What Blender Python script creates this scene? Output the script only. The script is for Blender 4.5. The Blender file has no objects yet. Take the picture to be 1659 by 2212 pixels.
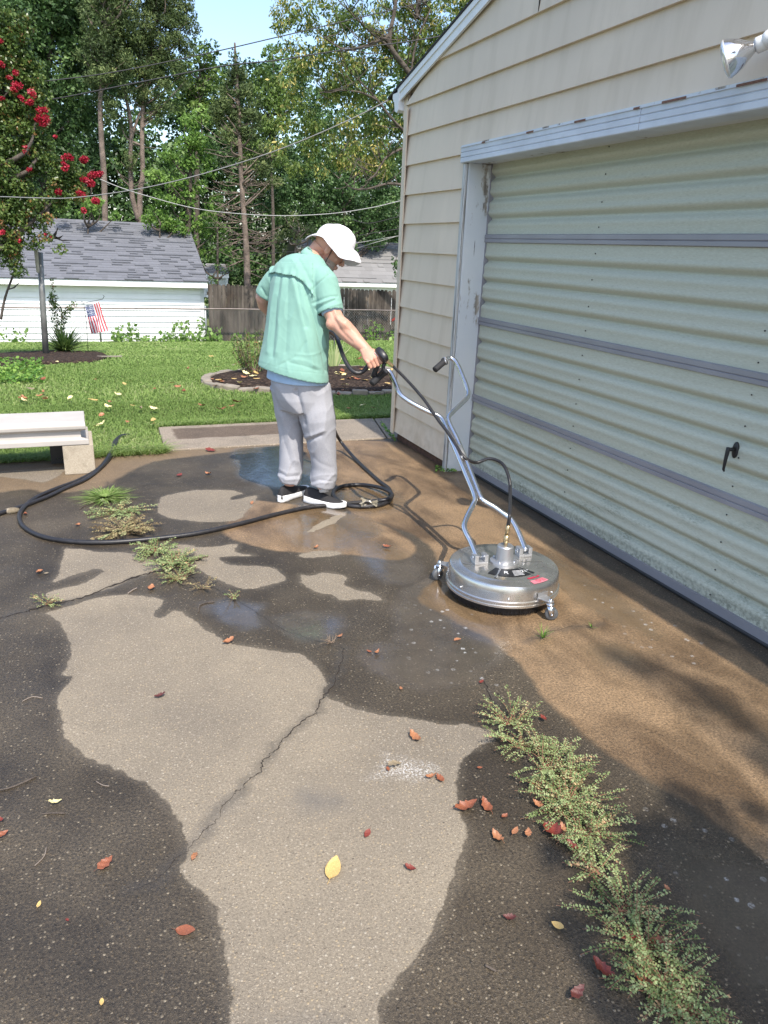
import bpy, bmesh, math, random
import numpy as np
from mathutils import Vector, Matrix, Euler, noise as mnoise
rng = np.random.default_rng(7); random.seed(7)
scene = bpy.context.scene
col = scene.collection
PI = math.pi
# ---------------------------------------------------------------- camera
# measured on a 1659 x 2212 copy of the photograph: focal length, vanishing point of the garage wall, roll of the horizon
FOC, CX, CY, EYE = 1598.0, 829.5, 1106.0, 1.52
def _cam():
    vx, vy, rs = 145.0, 508.0, 0.043
    p1 = np.array([vx-CX, -(vy-CY), -FOC]); p2 = np.array([vx+1000-CX, -(vy+1000*rs-CY), -FOC])
    up = np.cross(p2, p1); up /= np.linalg.norm(up)
    if up[1] < 0: up = -up
    Y = p1/np.linalg.norm(p1); X = np.cross(Y, up)
    return np.array([X, Y, up])
RC = _cam(); CAM = np.array([0, 0, EYE])
cd = bpy.data.cameras.new('camera'); cam = bpy.data.objects.new('camera', cd); col.objects.link(cam)
m4 = Matrix.Identity(4)
for i in range(3):
    for j in range(3): m4[i][j] = RC[i, j]
m4.translation = Vector(CAM); cam.matrix_world = m4
cd.sensor_fit = 'VERTICAL'; cd.sensor_height = 24.0; cd.lens = 24.0*FOC/2212.0
cd.clip_start = 0.05; cd.clip_end = 2000
scene.camera = cam
# ---------------------------------------------------------------- sky and sun
SUN_EL = math.radians(54)
sdir = Vector((0.018*math.cos(SUN_EL), -math.cos(SUN_EL), math.sin(SUN_EL))).normalized()   # towards the sun
w = bpy.data.worlds.new('World'); scene.world = w; w.use_nodes = True
nt = w.node_tree; bg = nt.nodes['Background']
sky = nt.nodes.new('ShaderNodeTexSky'); sky.sky_type = 'NISHITA'; sky.sun_disc = False
sky.sun_elevation = SUN_EL; sky.sun_rotation = math.atan2(sdir.x, sdir.y)
sky.air_density = 1.0; sky.dust_density = 1.6; sky.ozone_density = 1.2; sky.altitude = 50
nt.links.new(sky.outputs[0], bg.inputs[0]); bg.inputs[1].default_value = 0.15
sl = bpy.data.lights.new('sun', 'SUN'); sun = bpy.data.objects.new('sun', sl); col.objects.link(sun)
sl.energy = 2.75; sl.angle = math.radians(0.55); sl.color = (1.0, 0.93, 0.83)
sun.rotation_euler = (-sdir).to_track_quat('-Z', 'Y').to_euler(); sun.location = (0, -10, 20)
scene.view_settings.view_transform = 'Standard'; scene.view_settings.look = 'None'
scene.view_settings.exposure = 1.08; scene.view_settings.gamma = 1
scene.render.resolution_x = 768; scene.render.resolution_y = 1024
scene.cycles.max_bounces = 6; scene.cycles.transparent_max_bounces = 8
# ---------------------------------------------------------------- from photograph measurements to world points
def ray(x, y): return RC @ np.array([x-CX, -(y-CY), -FOC])
def G(x, y, z=0.0):
    d = ray(x, y); return CAM + (z-EYE)/d[2]*d
def PX(x, y, X):
    d = ray(x, y); return CAM + X/d[0]*d
def PY(x, y, Y):
    d = ray(x, y); return CAM + Y/d[1]*d
TY = [7.4, 8.4, 9.5, 11, 14, 18, 25, 40, 120, 600]; TZ = [0, -.012, -.05, -.14, -.40, -.82, -1.57, -2.4, -4, -4]
def hz(Y): return np.interp(Y, TY, TZ)
def T(x, y):
    d = ray(x, y)
    lo, hi = 1.0, 200.0
    f = lambda Y: (CAM + Y/d[1]*d)[2] - hz(Y)
    if d[1] <= 0: return G(x, y)
    for _ in range(50):
        mid = (lo+hi)/2
        if f(mid) > 0: lo = mid
        else: hi = mid
    return CAM + lo/d[1]*d
def onY(x, Y):           # ground point at depth Y below image column x
    y = 900
    for _ in range(30):
        p = PY(x, y, Y)
        y += (p[2]-hz(Y)) * FOC/(Y*1.05)
    return PY(x, y, Y)
V = lambda *a: Vector(a)
# ---------------------------------------------------------------- materials
MATS = {}
class N:
    def __init__(s, name):
        s.m = bpy.data.materials.new(name); s.m.use_nodes = True; s.t = s.m.node_tree; s.n = s.t.nodes; s.l = s.t.links
        s.b = s.n['Principled BSDF']; MATS[name] = s.m
        tc = s.n.new('ShaderNodeTexCoord'); s.obj = tc.outputs['Object']; s.gen = tc.outputs['Generated']
        s.pos = s.n.new('ShaderNodeNewGeometry').outputs['Position']
    def put(s, inp, v):
        if v is None: return
        if hasattr(v, 'is_linked') or isinstance(v, bpy.types.NodeSocket): s.l.new(v, inp)
        else:
            if isinstance(v, (tuple, list)) and len(v) == 3 and inp.type == 'RGBA': v = (*v, 1)
            inp.default_value = v
    def map(s, v, scale=(1, 1, 1), loc=(0, 0, 0), rot=(0, 0, 0)):
        k = s.n.new('ShaderNodeMapping'); s.l.new(v, k.inputs[0]); k.inputs['Scale'].default_value = scale
        k.inputs['Location'].default_value = loc; k.inputs['Rotation'].default_value = rot; return k.outputs[0]
    def noise(s, scale, v=None, detail=4, rough=.55, dist=0, col=False):
        k = s.n.new('ShaderNodeTexNoise'); s.l.new(v or s.pos, k.inputs['Vector']); k.inputs['Scale'].default_value = scale
        k.inputs['Detail'].default_value = detail; k.inputs['Roughness'].default_value = rough; k.inputs['Distortion'].default_value = dist
        return k.outputs['Color' if col else 'Fac']
    def vor(s, scale, v=None, out='Distance', feature='F1', rnd=1):
        k = s.n.new('ShaderNodeTexVoronoi'); k.feature = feature; s.l.new(v or s.pos, k.inputs['Vector']); k.inputs['Scale'].default_value = scale
        k.inputs['Randomness'].default_value = rnd; return k.outputs[out]
    def wave(s, scale, v=None, axis='X', dist=0, det=2, dsc=1):
        k = s.n.new('ShaderNodeTexWave'); k.bands_direction = axis; s.l.new(v or s.pos, k.inputs['Vector']); k.inputs['Scale'].default_value = scale
        k.inputs['Distortion'].default_value = dist; k.inputs['Detail'].default_value = det; k.inputs['Detail Scale'].default_value = dsc; return k.outputs['Fac']
    def attr(s, name, col=False):
        k = s.n.new('ShaderNodeAttribute'); k.attribute_name = name; return k.outputs['Color' if col else 'Fac']
    def math(s, op, a, b=0.0, c=None, clamp=False):
        k = s.n.new('ShaderNodeMath'); k.operation = op; k.use_clamp = clamp
        s.put(k.inputs[0], a); s.put(k.inputs[1], b)
        if c is not None: s.put(k.inputs[2], c)
        return k.outputs[0]
    def rng(s, v, a, b, c=0.0, d=1.0, smooth=False):
        k = s.n.new('ShaderNodeMapRange'); s.put(k.inputs[0], v)
        if smooth: k.interpolation_type = 'SMOOTHSTEP'
        for i, q in zip((1, 2, 3, 4), (a, b, c, d)): k.inputs[i].default_value = q
        return k.outputs[0]
    def mix(s, f, a, b, mode='MIX'):
        k = s.n.new('ShaderNodeMix'); k.data_type = 'RGBA'; k.blend_type = mode
        s.put(k.inputs[0], f); s.put(k.inputs[6], a); s.put(k.inputs[7], b); return k.outputs[2]
    def ramp(s, v, stops, const=False):
        k = s.n.new('ShaderNodeValToRGB'); s.l.new(v, k.inputs[0]); e = k.color_ramp.elements
        if const: k.color_ramp.interpolation = 'CONSTANT'
        while len(e) < len(stops): e.new(.5)
        for q, (p, c) in zip(e, stops): q.position = p; q.color = (*c, 1)
        return k.outputs[0]
    def sep(s, v):
        k = s.n.new('ShaderNodeSeparateXYZ'); s.l.new(v, k.inputs[0]); return k.outputs
    def bump(s, h, strength=.3, dist=.01, nrm=None):
        k = s.n.new('ShaderNodeBump'); s.l.new(h, k.inputs['Height']); s.put(k.inputs['Strength'], strength); k.inputs['Distance'].default_value = dist
        if nrm: s.l.new(nrm, k.inputs['Normal'])
        return k.outputs[0]
    def done(s, color=None, rough=None, normal=None, metal=None, spec=None, **kw):
        s.put(s.b.inputs['Base Color'], color); s.put(s.b.inputs['Roughness'], rough); s.put(s.b.inputs['Metallic'], metal)
        s.put(s.b.inputs['Specular IOR Level'], spec)
        if normal: s.l.new(normal, s.b.inputs['Normal'])
        for k, v in kw.items(): s.put(s.b.inputs[k.replace('_', ' ')], v)
        return s.m
def simple(name, c, rough=.6, metal=0, var=.12, sc=12, bump=0, bs=60, spec=.5, bd=.002):
    s = N(name); f = s.noise(sc)
    c1 = tuple(max(0, x*(1-var)) for x in c); c2 = tuple(min(1, x*(1+var)) for x in c)
    cc = s.mix(s.rng(f, .3, .7), c1, c2)
    nm = s.bump(s.noise(bs), bump, bd) if bump else None
    return s.done(cc, rough, nm, metal, spec)
def leafmat(name, stops, rough=.5, trans=.3, spec=.4):
    s = N(name); a = s.attr('v'); c = s.ramp(a, stops)
    s.done(c, rough, None, 0, spec)
    tr = s.n.new('ShaderNodeBsdfTranslucent'); s.l.new(s.mix(.5, c, (.25, .4, .05), 'MULTIPLY') if False else c, tr.inputs[0])
    mx = s.n.new('ShaderNodeMixShader'); mx.inputs[0].default_value = trans
    out = s.n['Material Output']; s.l.new(s.b.outputs[0], mx.inputs[1]); s.l.new(tr.outputs[0], mx.inputs[2]); s.l.new(mx.outputs[0], out.inputs[0])
    return s.m
# ---------------------------------------------------------------- mesh helpers
def tag(o, label=None, cat=None, group=None, kind=None):
    if label: o['label'] = label
    if cat: o['category'] = cat
    if group: o['group'] = group
    if kind: o['kind'] = kind
    return o
def empty(name, loc, label=None, cat=None, group=None):
    o = bpy.data.objects.new(name, None); col.objects.link(o); o.location = Vector([float(q) for q in loc]); o.empty_display_size = .1
    return tag(o, label, cat, group)
def link(name, me, parent=None):
    o = bpy.data.objects.new(name, me); col.objects.link(o)
    if parent:
        o.parent = parent
        if parent.type == 'EMPTY' or True:
            mw = Matrix.Identity(4); p = parent
            chain = []
            while p: chain.append(p); p = p.parent
            for q in reversed(chain): mw = mw @ q.matrix_basis
            o.matrix_basis = mw.inverted()
    return o
class MB:
    """collects vertices in WORLD coordinates and builds one mesh object"""
    def __init__(s): s.v = []; s.f = []; s.mi = []; s.cur = 0
    def add(s, vs, fs, mi=None):
        b = len(s.v); s.v += [tuple(map(float, q)) for q in vs]; s.f += [tuple(b+i for i in q) for q in fs]
        s.mi += [s.cur if mi is None else mi]*len(fs); return s
    def box(s, lo, hi, mi=None, M=None):
        x0, y0, z0 = lo; x1, y1, z1 = hi
        vs = [(x0,y0,z0),(x1,y0,z0),(x1,y1,z0),(x0,y1,z0),(x0,y0,z1),(x1,y0,z1),(x1,y1,z1),(x0,y1,z1)]
        if M is not None: vs = [M @ Vector(q) for q in vs]
        return s.add(vs, [(0,3,2,1),(4,5,6,7),(0,1,5,4),(1,2,6,5),(2,3,7,6),(3,0,4,7)], mi)
    def tube(s, pts, rad, n=8, cap=True, mi=None, flat=1.0):
        pts = [Vector([float(c) for c in p]) for p in pts]; k = len(pts)
        if not hasattr(rad, '__len__'): rad = [rad]*k
        vs = []; up = None
        for i, p in enumerate(pts):
            t = (pts[min(i+1, k-1)]-pts[max(i-1, 0)])
            if t.length < 1e-9: t = Vector((0, 0, 1))
            t.normalize()
            if up is None:
                up = t.orthogonal().normalized()
            else:
                up = (up - t*up.dot(t)); up = up.normalized() if up.length > 1e-6 else t.orthogonal().normalized()
            sd = t.cross(up)
            for j in range(n):
                a = 2*PI*j/n; vs.append(p + (up*math.cos(a)*flat + sd*math.sin(a))*rad[i])
        fs = [(i*n+j, i*n+(j+1) % n, (i+1)*n+(j+1) % n, (i+1)*n+j) for i in range(k-1) for j in range(n)]
        if cap: fs += [tuple(range(n))[::-1], tuple((k-1)*n+j for j in range(n))]
        return s.add(vs, fs, mi)
    def rings(s, R, cap=True, mi=None, closed=True):
        n = len(R[0]); k = len(R); vs = [p for r in R for p in r]
        m = n if closed else n-1
        fs = [(i*n+j, i*n+(j+1) % n, (i+1)*n+(j+1) % n, (i+1)*n+j) for i in range(k-1) for j in range(m)]
        if cap: fs += [tuple(range(n))[::-1], tuple((k-1)*n+j for j in range(n))]
        return s.add(vs, fs, mi)
    def lathe(s, prof, c=(0, 0, 0), n=24, mi=None, M=None, cap=True, sx=1, sy=1):
        R = [[(r*math.cos(2*PI*j/n)*sx, r*math.sin(2*PI*j/n)*sy, z) for j in range(n)] for r, z in prof]
        if M is not None: R = [[M @ Vector(p) for p in r] for r in R]
        R = [[(p[0]+c[0], p[1]+c[1], p[2]+c[2]) for p in r] for r in R]
        return s.rings(R, cap, mi)
    def ball(s, c, r, n=12, k=8, M=None, mi=None):
        if not hasattr(r, '__len__'): r = (r, r, r)
        R = []
        for i in range(k+1):
            th = PI*(i/k); th = min(max(th, .02), PI-.02)
            ring = []
            for j in range(n):
                a = 2*PI*j/n; q = Vector((r[0]*math.sin(th)*math.cos(a), r[1]*math.sin(th)*math.sin(a), -r[2]*math.cos(th)))
                if M is not None: q = M @ q
                ring.append((q[0]+c[0], q[1]+c[1], q[2]+c[2]))
            R.append(ring)
        return s.rings(R, True, mi)
    def mesh(s, name, mats, smooth=True):
        me = bpy.data.meshes.new(name); me.from_pydata(s.v, [], s.f)
        for m in (mats if isinstance(mats, (list, tuple)) else [mats]): me.materials.append(m)
        if any(s.mi): me.polygons.foreach_set('material_index', s.mi)
        if smooth: me.polygons.foreach_set('use_smooth', [True]*len(me.polygons))
        me.update(); return me
    def build(s, name, mats, parent=None, smooth=True, bevel=0, segs=2, sharp=None):
        o = link(name, s.mesh(name, mats, smooth), parent)
        if bevel:
            b = o.modifiers.new('bevel', 'BEVEL'); b.width = bevel; b.segments = segs; b.limit_method = 'ANGLE'; b.angle_limit = math.radians(40)
            b.harden_normals = False
        if sharp is not None or (smooth and bevel):
            try: o.data.set_sharp_from_angle(angle=math.radians(sharp or 35))
            except Exception: pass
        return o
def npmesh(name, verts, faces, mat, attrs=None, smooth=False, parent=None, mi=None):
    verts = np.asarray(verts, np.float32); faces = np.asarray(faces, np.int32)
    me = bpy.data.meshes.new(name); nv = len(verts); nf, k = faces.shape
    me.vertices.add(nv); me.vertices.foreach_set('co', verts.ravel())
    me.loops.add(nf*k); me.loops.foreach_set('vertex_index', faces.ravel())
    me.polygons.add(nf); me.polygons.foreach_set('loop_start', np.arange(0, nf*k, k, dtype=np.int32))
    try: me.polygons.foreach_set('loop_total', np.full(nf, k, np.int32))
    except Exception: pass
    for m in (mat if isinstance(mat, (list, tuple)) else [mat]): me.materials.append(m)
    if mi is not None: me.polygons.foreach_set('material_index', np.asarray(mi, np.int32))
    me.update(calc_edges=True)
    if attrs:
        for a, d in attrs.items():
            at = me.attributes.new(a, 'FLOAT', 'POINT'); at.data.foreach_set('value', np.asarray(d, np.float32))
    if smooth: me.polygons.foreach_set('use_smooth', np.ones(nf, bool))
    me.validate()
    return link(name, me, parent)
def spline(pts, n=8, closed=False):
    """Catmull-Rom through points"""
    P = [Vector([float(c) for c in p]) for p in pts]; out = []
    k = len(P)
    for i in range(k-1):
        p0 = P[max(i-1, 0)]; p1 = P[i]; p2 = P[i+1]; p3 = P[min(i+2, k-1)]
        for j in range(n):
            t = j/n; out.append(.5*((2*p1)+(-p0+p2)*t+(2*p0-5*p1+4*p2-p3)*t*t+(-p0+3*p1-3*p2+p3)*t**3))
    out.append(P[-1]); return out
def rnd(a, b): return random.uniform(a, b)
def unit(n):
    a = rng.normal(size=(n, 3)); return a/np.linalg.norm(a, axis=1, keepdims=True)
def cards(cent, size, nrm=None, aspect=.5, droop=None, axis=None, fold=.0):
    """leaf-shaped four-corner faces at cent; returns verts, faces"""
    n = len(cent); cent = np.asarray(cent)
    size = np.broadcast_to(size, (n,))[:, None]
    nr = unit(n) if nrm is None else nrm
    ax = unit(n) if axis is None else axis
    ax = ax - nr*np.sum(ax*nr, axis=1, keepdims=True); ax /= np.linalg.norm(ax, axis=1, keepdims=True)+1e-9
    sd = np.cross(nr, ax)
    a = cent - ax*size*.5; b = cent + sd*size*aspect*.5 - ax*size*.05; c = cent + ax*size*.5; d = cent - sd*size*aspect*.5 - ax*size*.05
    v = np.stack([a, b, c, d], 1).reshape(-1, 3); f = np.arange(n*4).reshape(n, 4)
    return v, f
# ================================================================ materials for the place
def m_driveway():
    s = N('exposed_aggregate'); 
    n1 = s.noise(6, detail=6, rough=.6); n2 = s.noise(55, detail=3); n3 = s.noise(1.3, detail=4)
    fine = s.noise(150, detail=6, rough=.8)
    def wob(a, amp, sc=9): return s.math('ADD', s.attr(a), s.math('MULTIPLY', s.math('SUBTRACT', s.noise(sc, detail=5, rough=.65), .5), amp))
    dry = s.rng(s.math('ADD', wob('dry', .036, 26), s.math('MULTIPLY', s.math('SUBTRACT', s.noise(5.5, detail=3), .5), .06)), -.002, .004); halo = s.rng(wob('dry', .05, 14), -.03, .0, 0, .35)
    sed = s.rng(wob('sed', .07, 5), -.012, .022, smooth=True); pud = s.rng(wob('pud', .12, 6), -.05, .05, smooth=True)
    damp = s.rng(wob('damp', .06), -.02, .03, smooth=True)
    # pebbles of several sizes, pale, ochre and dark
    vsc = s.map(s.pos, (1, 1, .2))
    p1 = s.vor(105, vsc); p1c = s.vor(105, vsc, 'Color'); p2 = s.vor(240, vsc); p2c = s.vor(240, vsc, 'Color'); p3 = s.vor(62, vsc); p3c = s.vor(62, vsc, 'Color')
    r1 = s.sep(p1c); r2 = s.sep(p2c); r3 = s.sep(p3c)
    peb = s.ramp(r1[0], [(0, (.10, .085, .07)), (.35, (.30, .25, .19)), (.6, (.42, .34, .22)), (.85, (.38, .335, .265)), (1, (.50, .465, .40))])
    peb2 = s.ramp(r2[1], [(0, (.09, .08, .07)), (.5, (.30, .26, .21)), (.8, (.38, .33, .26)), (1, (.52, .48, .41))])
    k1 = s.math('MULTIPLY', s.rng(p1, .28, .40, 1, 0), s.math('GREATER_THAN', r1[2], .45))
    k2 = s.math('MULTIPLY', s.rng(p2, .30, .42, 1, 0), s.math('GREATER_THAN', r2[2], .30))
    k3 = s.math('MULTIPLY', s.rng(p3, .15, .24, .8, 0), s.math('GREATER_THAN', r3[2], .90))
    mort = s.mix(s.rng(fine, .3, .7), (.115, .101, .080), (.315, .280, .225))
    mort = s.mix(s.rng(n3, .38, .62), s.mix(1, mort, (1.08, 1.07, 1.05), 'MULTIPLY'), s.mix(1, mort, (.80, .80, .82), 'MULTIPLY')); mort = s.mix(s.rng(s.noise(7, detail=6, rough=.7), .52, .72, 0, .35), mort, (.12, .105, .085))
    base = s.mix(s.math('MULTIPLY', k2, .6), mort, peb2)
    base = s.mix(s.math('MULTIPLY', k1, .5), base, peb)
    base = s.mix(s.math('MULTIPLY', k3, .5), base, s.mix(r3[0], (.10, .08, .06), (.55, .51, .44)))
    # sediment washed towards the garage
    sedc = s.mix(s.rng(n1, .3, .7), (.265, .180, .105), (.185, .126, .074)); sedc = s.mix(1, sedc, s.mix(s.rng(s.noise(110, vsc, detail=6, rough=.8), .38, .62), (.52, .52, .52), (1.65, 1.6, 1.5)), 'MULTIPLY')
    pebk = s.math('MULTIPLY', k1, s.math('GREATER_THAN', r1[0], .78))
    # wet: darker, warmer, only the pale pebbles stay bright
    wetd = s.mix(1, s.mix(1, base, (.38, .345, .30), 'MULTIPLY'), s.mix(s.rng(s.noise(2.2, detail=5), .35, .65), (.48, .46, .44), (1, 1, 1)), 'MULTIPLY')
    wetd = s.mix(s.math('MULTIPLY', pebk, .35), wetd, (.40, .34, .25))
    gr_ = s.noise(120, vsc, detail=6, rough=.8); wetd = s.mix(1, wetd, s.mix(s.rng(gr_, .38, .64), (.42, .42, .42), (1.60, 1.56, 1.46)), 'MULTIPLY'); wetd = s.mix(s.math('MULTIPLY', s.rng(gr_, .66, .72), .5), wetd, (.42, .38, .30))
    sedw = s.mix(s.math('MULTIPLY', s.math('MAXIMUM', k1, k2), .35), sedc, s.mix(1, base, (.62, .50, .36), 'MULTIPLY'))
    sedw = s.mix(s.rng(s.noise(2.6, s.map(s.pos, (1.6, .7, 1)), detail=4, dist=.8), .42, .66), sedw, s.mix(1, sedw, (.40, .38, .36), 'MULTIPLY'))
    wet = s.mix(sed, wetd, sedw)
    dampc = s.mix(1, base, (.80, .64, .47), 'MULTIPLY')
    wet = s.mix(damp, wet, dampc)
    muddy = s.mix(s.rng(n1, .3, .7), (.055, .047, .040), (.115, .095, .075))
    wet = s.mix(s.math('MULTIPLY', pud, .6), wet, s.mix(sed, muddy, (.12, .082, .045)))
    c = s.mix(halo, wet, s.mix(1, base, (.72, .68, .62), 'MULTIPLY'))
    dryc = s.mix(1, base, (1.04, .99, .92), 'MULTIPLY')
    chalk = s.rng(wob('chalk', .10, 30), -.02, .05, smooth=True)
    dryc = s.mix(s.math('MULTIPLY', s.math('MULTIPLY', chalk, .6), s.rng(s.noise(160, detail=4), .46, .64)), dryc, (.85, .84, .82))
    dryc = s.mix(s.rng(wob('dark_patch', .10, 14), -.03, .08, 0, .6, True), dryc, (.12, .11, .10))
    c = s.mix(dry, c, dryc)
    crs = s.rng(s.math('ADD', s.attr('crack'), s.math('MULTIPLY', s.math('SUBTRACT', s.noise(12, detail=4), .5), .04)), 0, .03, .45, 0)
    c = s.mix(crs, c, (.05, .045, .04))
    # foam left by the washer
    fo = s.math('MULTIPLY', s.math('MULTIPLY', s.rng(s.attr('foam'), -.02, .15, 0, 1), s.rng(s.vor(19, s.map(s.pos, (1, 1, .2))), .14, .19, 1, 0)), s.rng(s.noise(3), .36, .42))
    fo = s.math('MULTIPLY', fo, s.rng(s.noise(140), .35, .6))
    c = s.mix(s.math('MULTIPLY', fo, .7), c, (.55, .55, .54))
    h = s.math('ADD', s.math('MULTIPLY', s.rng(p1, 0, .5, 1, 0), k1), s.math('ADD', s.math('MULTIPLY', s.rng(p2, 0, .5, 1, 0), .5), s.math('MULTIPLY', fine, .5)))
    film = s.math('MULTIPLY', s.math('SUBTRACT', 1.0, dry), s.math('SUBTRACT', 1.0, halo))
    rough = s.mix(dry, s.mix(s.rng(s.noise(3.5, detail=5), .4, .65), (.46, .46, .46), (.62, .62, .62)), (.92, .92, .92))
    rough = s.mix(damp, rough, (.8, .8, .8)); 
    pr = s.rng(s.noise(18, detail=3), .35, .65, .05, .16)
    rough = s.mix(pud, rough, pr)
    rough = s.mix(dry, rough, (.95, .95, .95))
    bst = s.mix(pud, (.55, .55, .55), (.06, .06, .06))
    nm = s.bump(h, .5, .004)
    s.l.new(bst, nm.node.inputs['Strength'])
    s.done(c, rough, nm, 0, .5)
    # the film of water over wet concrete
    s.put(s.b.inputs['Coat Weight'], s.math('MULTIPLY', s.math('SUBTRACT', 1.0, dry), s.math('MULTIPLY_ADD', s.math('MULTIPLY', pud, s.rng(s.noise(7, detail=5, rough=.7), .36, .60)), .62, s.rng(s.noise(2.7, detail=4), .45, .7, .02, .16))))
    s.put(s.b.inputs['Coat Roughness'], s.rng(pud, 0, 1, .22, .03))
    rip = s.bump(s.noise(28, s.map(s.pos, (1, 1, 1)), detail=2), .10, .01)
    s.l.new(rip, s.b.inputs['Coat Normal'])
    return s.m
m_driveway()
def m_slab():
    s = N('slab_concrete'); f = s.noise(300, detail=2); v = s.vor(130, s.map(s.pos, (1, 1, .2))); vc = s.sep(s.vor(130, s.map(s.pos, (1, 1, .2)), 'Color'))
    c = s.mix(s.rng(f, .3, .7), (.19, .155, .115), (.33, .275, .215)); c = s.mix(s.rng(s.noise(4, detail=6, rough=.7), .45, .65, 0, .5), c, (.14, .12, .095))
    c = s.mix(s.math('MULTIPLY', s.rng(v, .2, .35, .8, 0), s.math('GREATER_THAN', vc[0], .55)), c, (.6, .52, .42))
    P = s.sep(s.pos)
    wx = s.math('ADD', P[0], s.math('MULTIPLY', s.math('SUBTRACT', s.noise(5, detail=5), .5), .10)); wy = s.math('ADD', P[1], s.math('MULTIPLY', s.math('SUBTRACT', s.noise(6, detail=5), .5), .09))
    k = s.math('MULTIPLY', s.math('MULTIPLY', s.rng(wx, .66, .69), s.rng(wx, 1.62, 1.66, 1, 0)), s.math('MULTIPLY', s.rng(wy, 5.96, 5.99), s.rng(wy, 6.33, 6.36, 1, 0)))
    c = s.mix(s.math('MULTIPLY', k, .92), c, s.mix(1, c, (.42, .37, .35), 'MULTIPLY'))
    return s.done(c, .85, s.bump(s.math('ADD', f, v), .4, .003), 0, .3)
m_slab()
def m_lawn():
    s = N('lawn_soil'); a = s.noise(1.2, detail=5); b = s.noise(40, detail=3)
    c = s.mix(s.rng(a, .35, .65), (.15, .20, .065), (.19, .25, .09)); c = s.mix(s.rng(b, .4, .7), c, (.07, .06, .03))
    return s.done(c, .95, s.bump(b, .6, .02), 0, .1)
m_lawn()
def m_mulch():
    s = N('mulch'); v = s.vor(38, s.map(s.pos, (1, 2.2, 1)), 'Color'); d = s.vor(38, s.map(s.pos, (1, 2.2, 1)))
    c = s.ramp(s.sep(v)[0], [(0, (.012, .009, .007)), (.5, (.04, .025, .018)), (.85, (.085, .055, .038)), (1, (.17, .12, .085))])
    return s.done(c, .9, s.bump(d, 1, .02), 0, .2)
m_mulch()
def m_siding(name, c, stain=True, grime=(.30, .23, .13)):
    s = N(name); P = s.pos
    a = s.noise(1.4, s.map(P, (1, 1, .8)), detail=5, rough=.6); b = s.noise(9, s.map(P, (1, 1, .12)), detail=4)
    cc = s.mix(s.rng(a, .35, .68), c, tuple(x*.90 for x in c))
    if stain:
        cc = s.mix(s.math('MULTIPLY', s.rng(b, .48, .72), .20), cc, grime)
        cc = s.mix(s.math('MULTIPLY', s.rng(s.noise(2.3, detail=5), .55, .75), .35), cc, tuple(x*1.12 for x in c))
        k = s.math('MULTIPLY', s.rng(s.sep(P)[2], .0, .9, 1, 0), s.rng(s.noise(5, detail=6, dist=1), .45, .7)); cc = s.mix(s.math('MULTIPLY', k, .25), cc, (.62, .62, .58))
        z = s.rng(s.sep(P)[2], .1, .35, .35, 0); cc = s.mix(s.math('MULTIPLY', z, s.rng(s.noise(14), .35, .65)), cc, grime)
    nm = s.bump(s.wave(60, s.map(P, (1, 1, 1)), 'Z', dist=6, det=3), .04, .001)
    return s.done(cc, .52, nm, 0, .35)
m_siding('garage_siding', (.68, .575, .45)); m_siding('shed_siding', (.82, .83, .84), False); 
def m_door():
    s = N('door_paint'); P = s.pos; z = s.sep(P)[2]
    a = s.noise(1.1, s.map(P, (1, .35, 1)), detail=5); g = s.noise(260, s.map(P, (1, .18, 1)), detail=3); m = s.noise(7, s.map(P, (1, .5, 1.6)), detail=6, rough=.7)
    c = s.mix(s.rng(a, .35, .7), (.455, .462, .368), (.49, .505, .415))
    c = s.mix(s.math('MULTIPLY', s.rng(g, .52, .75), .35), c, (.62, .67, .58))
    c = s.mix(s.math('MULTIPLY', s.rng(g, .44, .22), .35), c, (.20, .20, .14))
    low = s.rng(z, .04, .85, 1, 0)
    mo = s.math('MULTIPLY', s.rng(m, .50, .66), s.math('MULTIPLY', low, s.rng(s.noise(150, s.map(P, (1, .3, 1)), detail=4, rough=.8), .46, .60)))
    c = s.mix(s.math('MULTIPLY', mo, .75), c, (.07, .085, .05))
    b = s.math('MULTIPLY', s.rng(z, .03, .16, 1, 0), s.rng(s.noise(60, detail=4), .42, .62)); c = s.mix(s.math('MULTIPLY', b, .7), c, (.05, .05, .04))
    return s.done(c, .6, s.bump(g, .25, .002), 0, .22)
m_door()
def m_whitewood():
    s = N('flaking_white_wood'); P = s.pos; g = s.noise(30, s.map(P, (1, 1, .06)), detail=5, rough=.7); e = s.noise(6, s.map(P, (1, 1, .35)), detail=6, rough=.7)
    c = s.mix(s.rng(s.noise(3), .3, .7), (.56, .60, .63), (.64, .66, .66))
    pe = s.rng(e, .56, .61)
    c = s.mix(pe, c, s.mix(s.rng(g, .4, .6), (.16, .14, .12), (.40, .36, .30)))
    fl = s.math('MULTIPLY', s.rng(g, .36, .33), s.rng(s.noise(4), .45, .6)); c = s.mix(fl, c, (.08, .07, .06))
    return s.done(c, .7, s.bump(s.math('SUBTRACT', g, pe), .4, .003), 0, .3)
m_whitewood()
def m_oldwood():
    s = N('weathered_wood'); P = s.pos; g = s.noise(45, s.map(P, (1, 1, .035)), detail=6, rough=.75)
    c = s.ramp(g, [(.30, (.06, .055, .05)), (.42, (.24, .23, .21)), (.5, (.50, .50, .48)), (.72, (.66, .68, .68))])
    return s.done(c, .85, s.bump(g, .8, .004), 0, .2)
m_oldwood()
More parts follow.
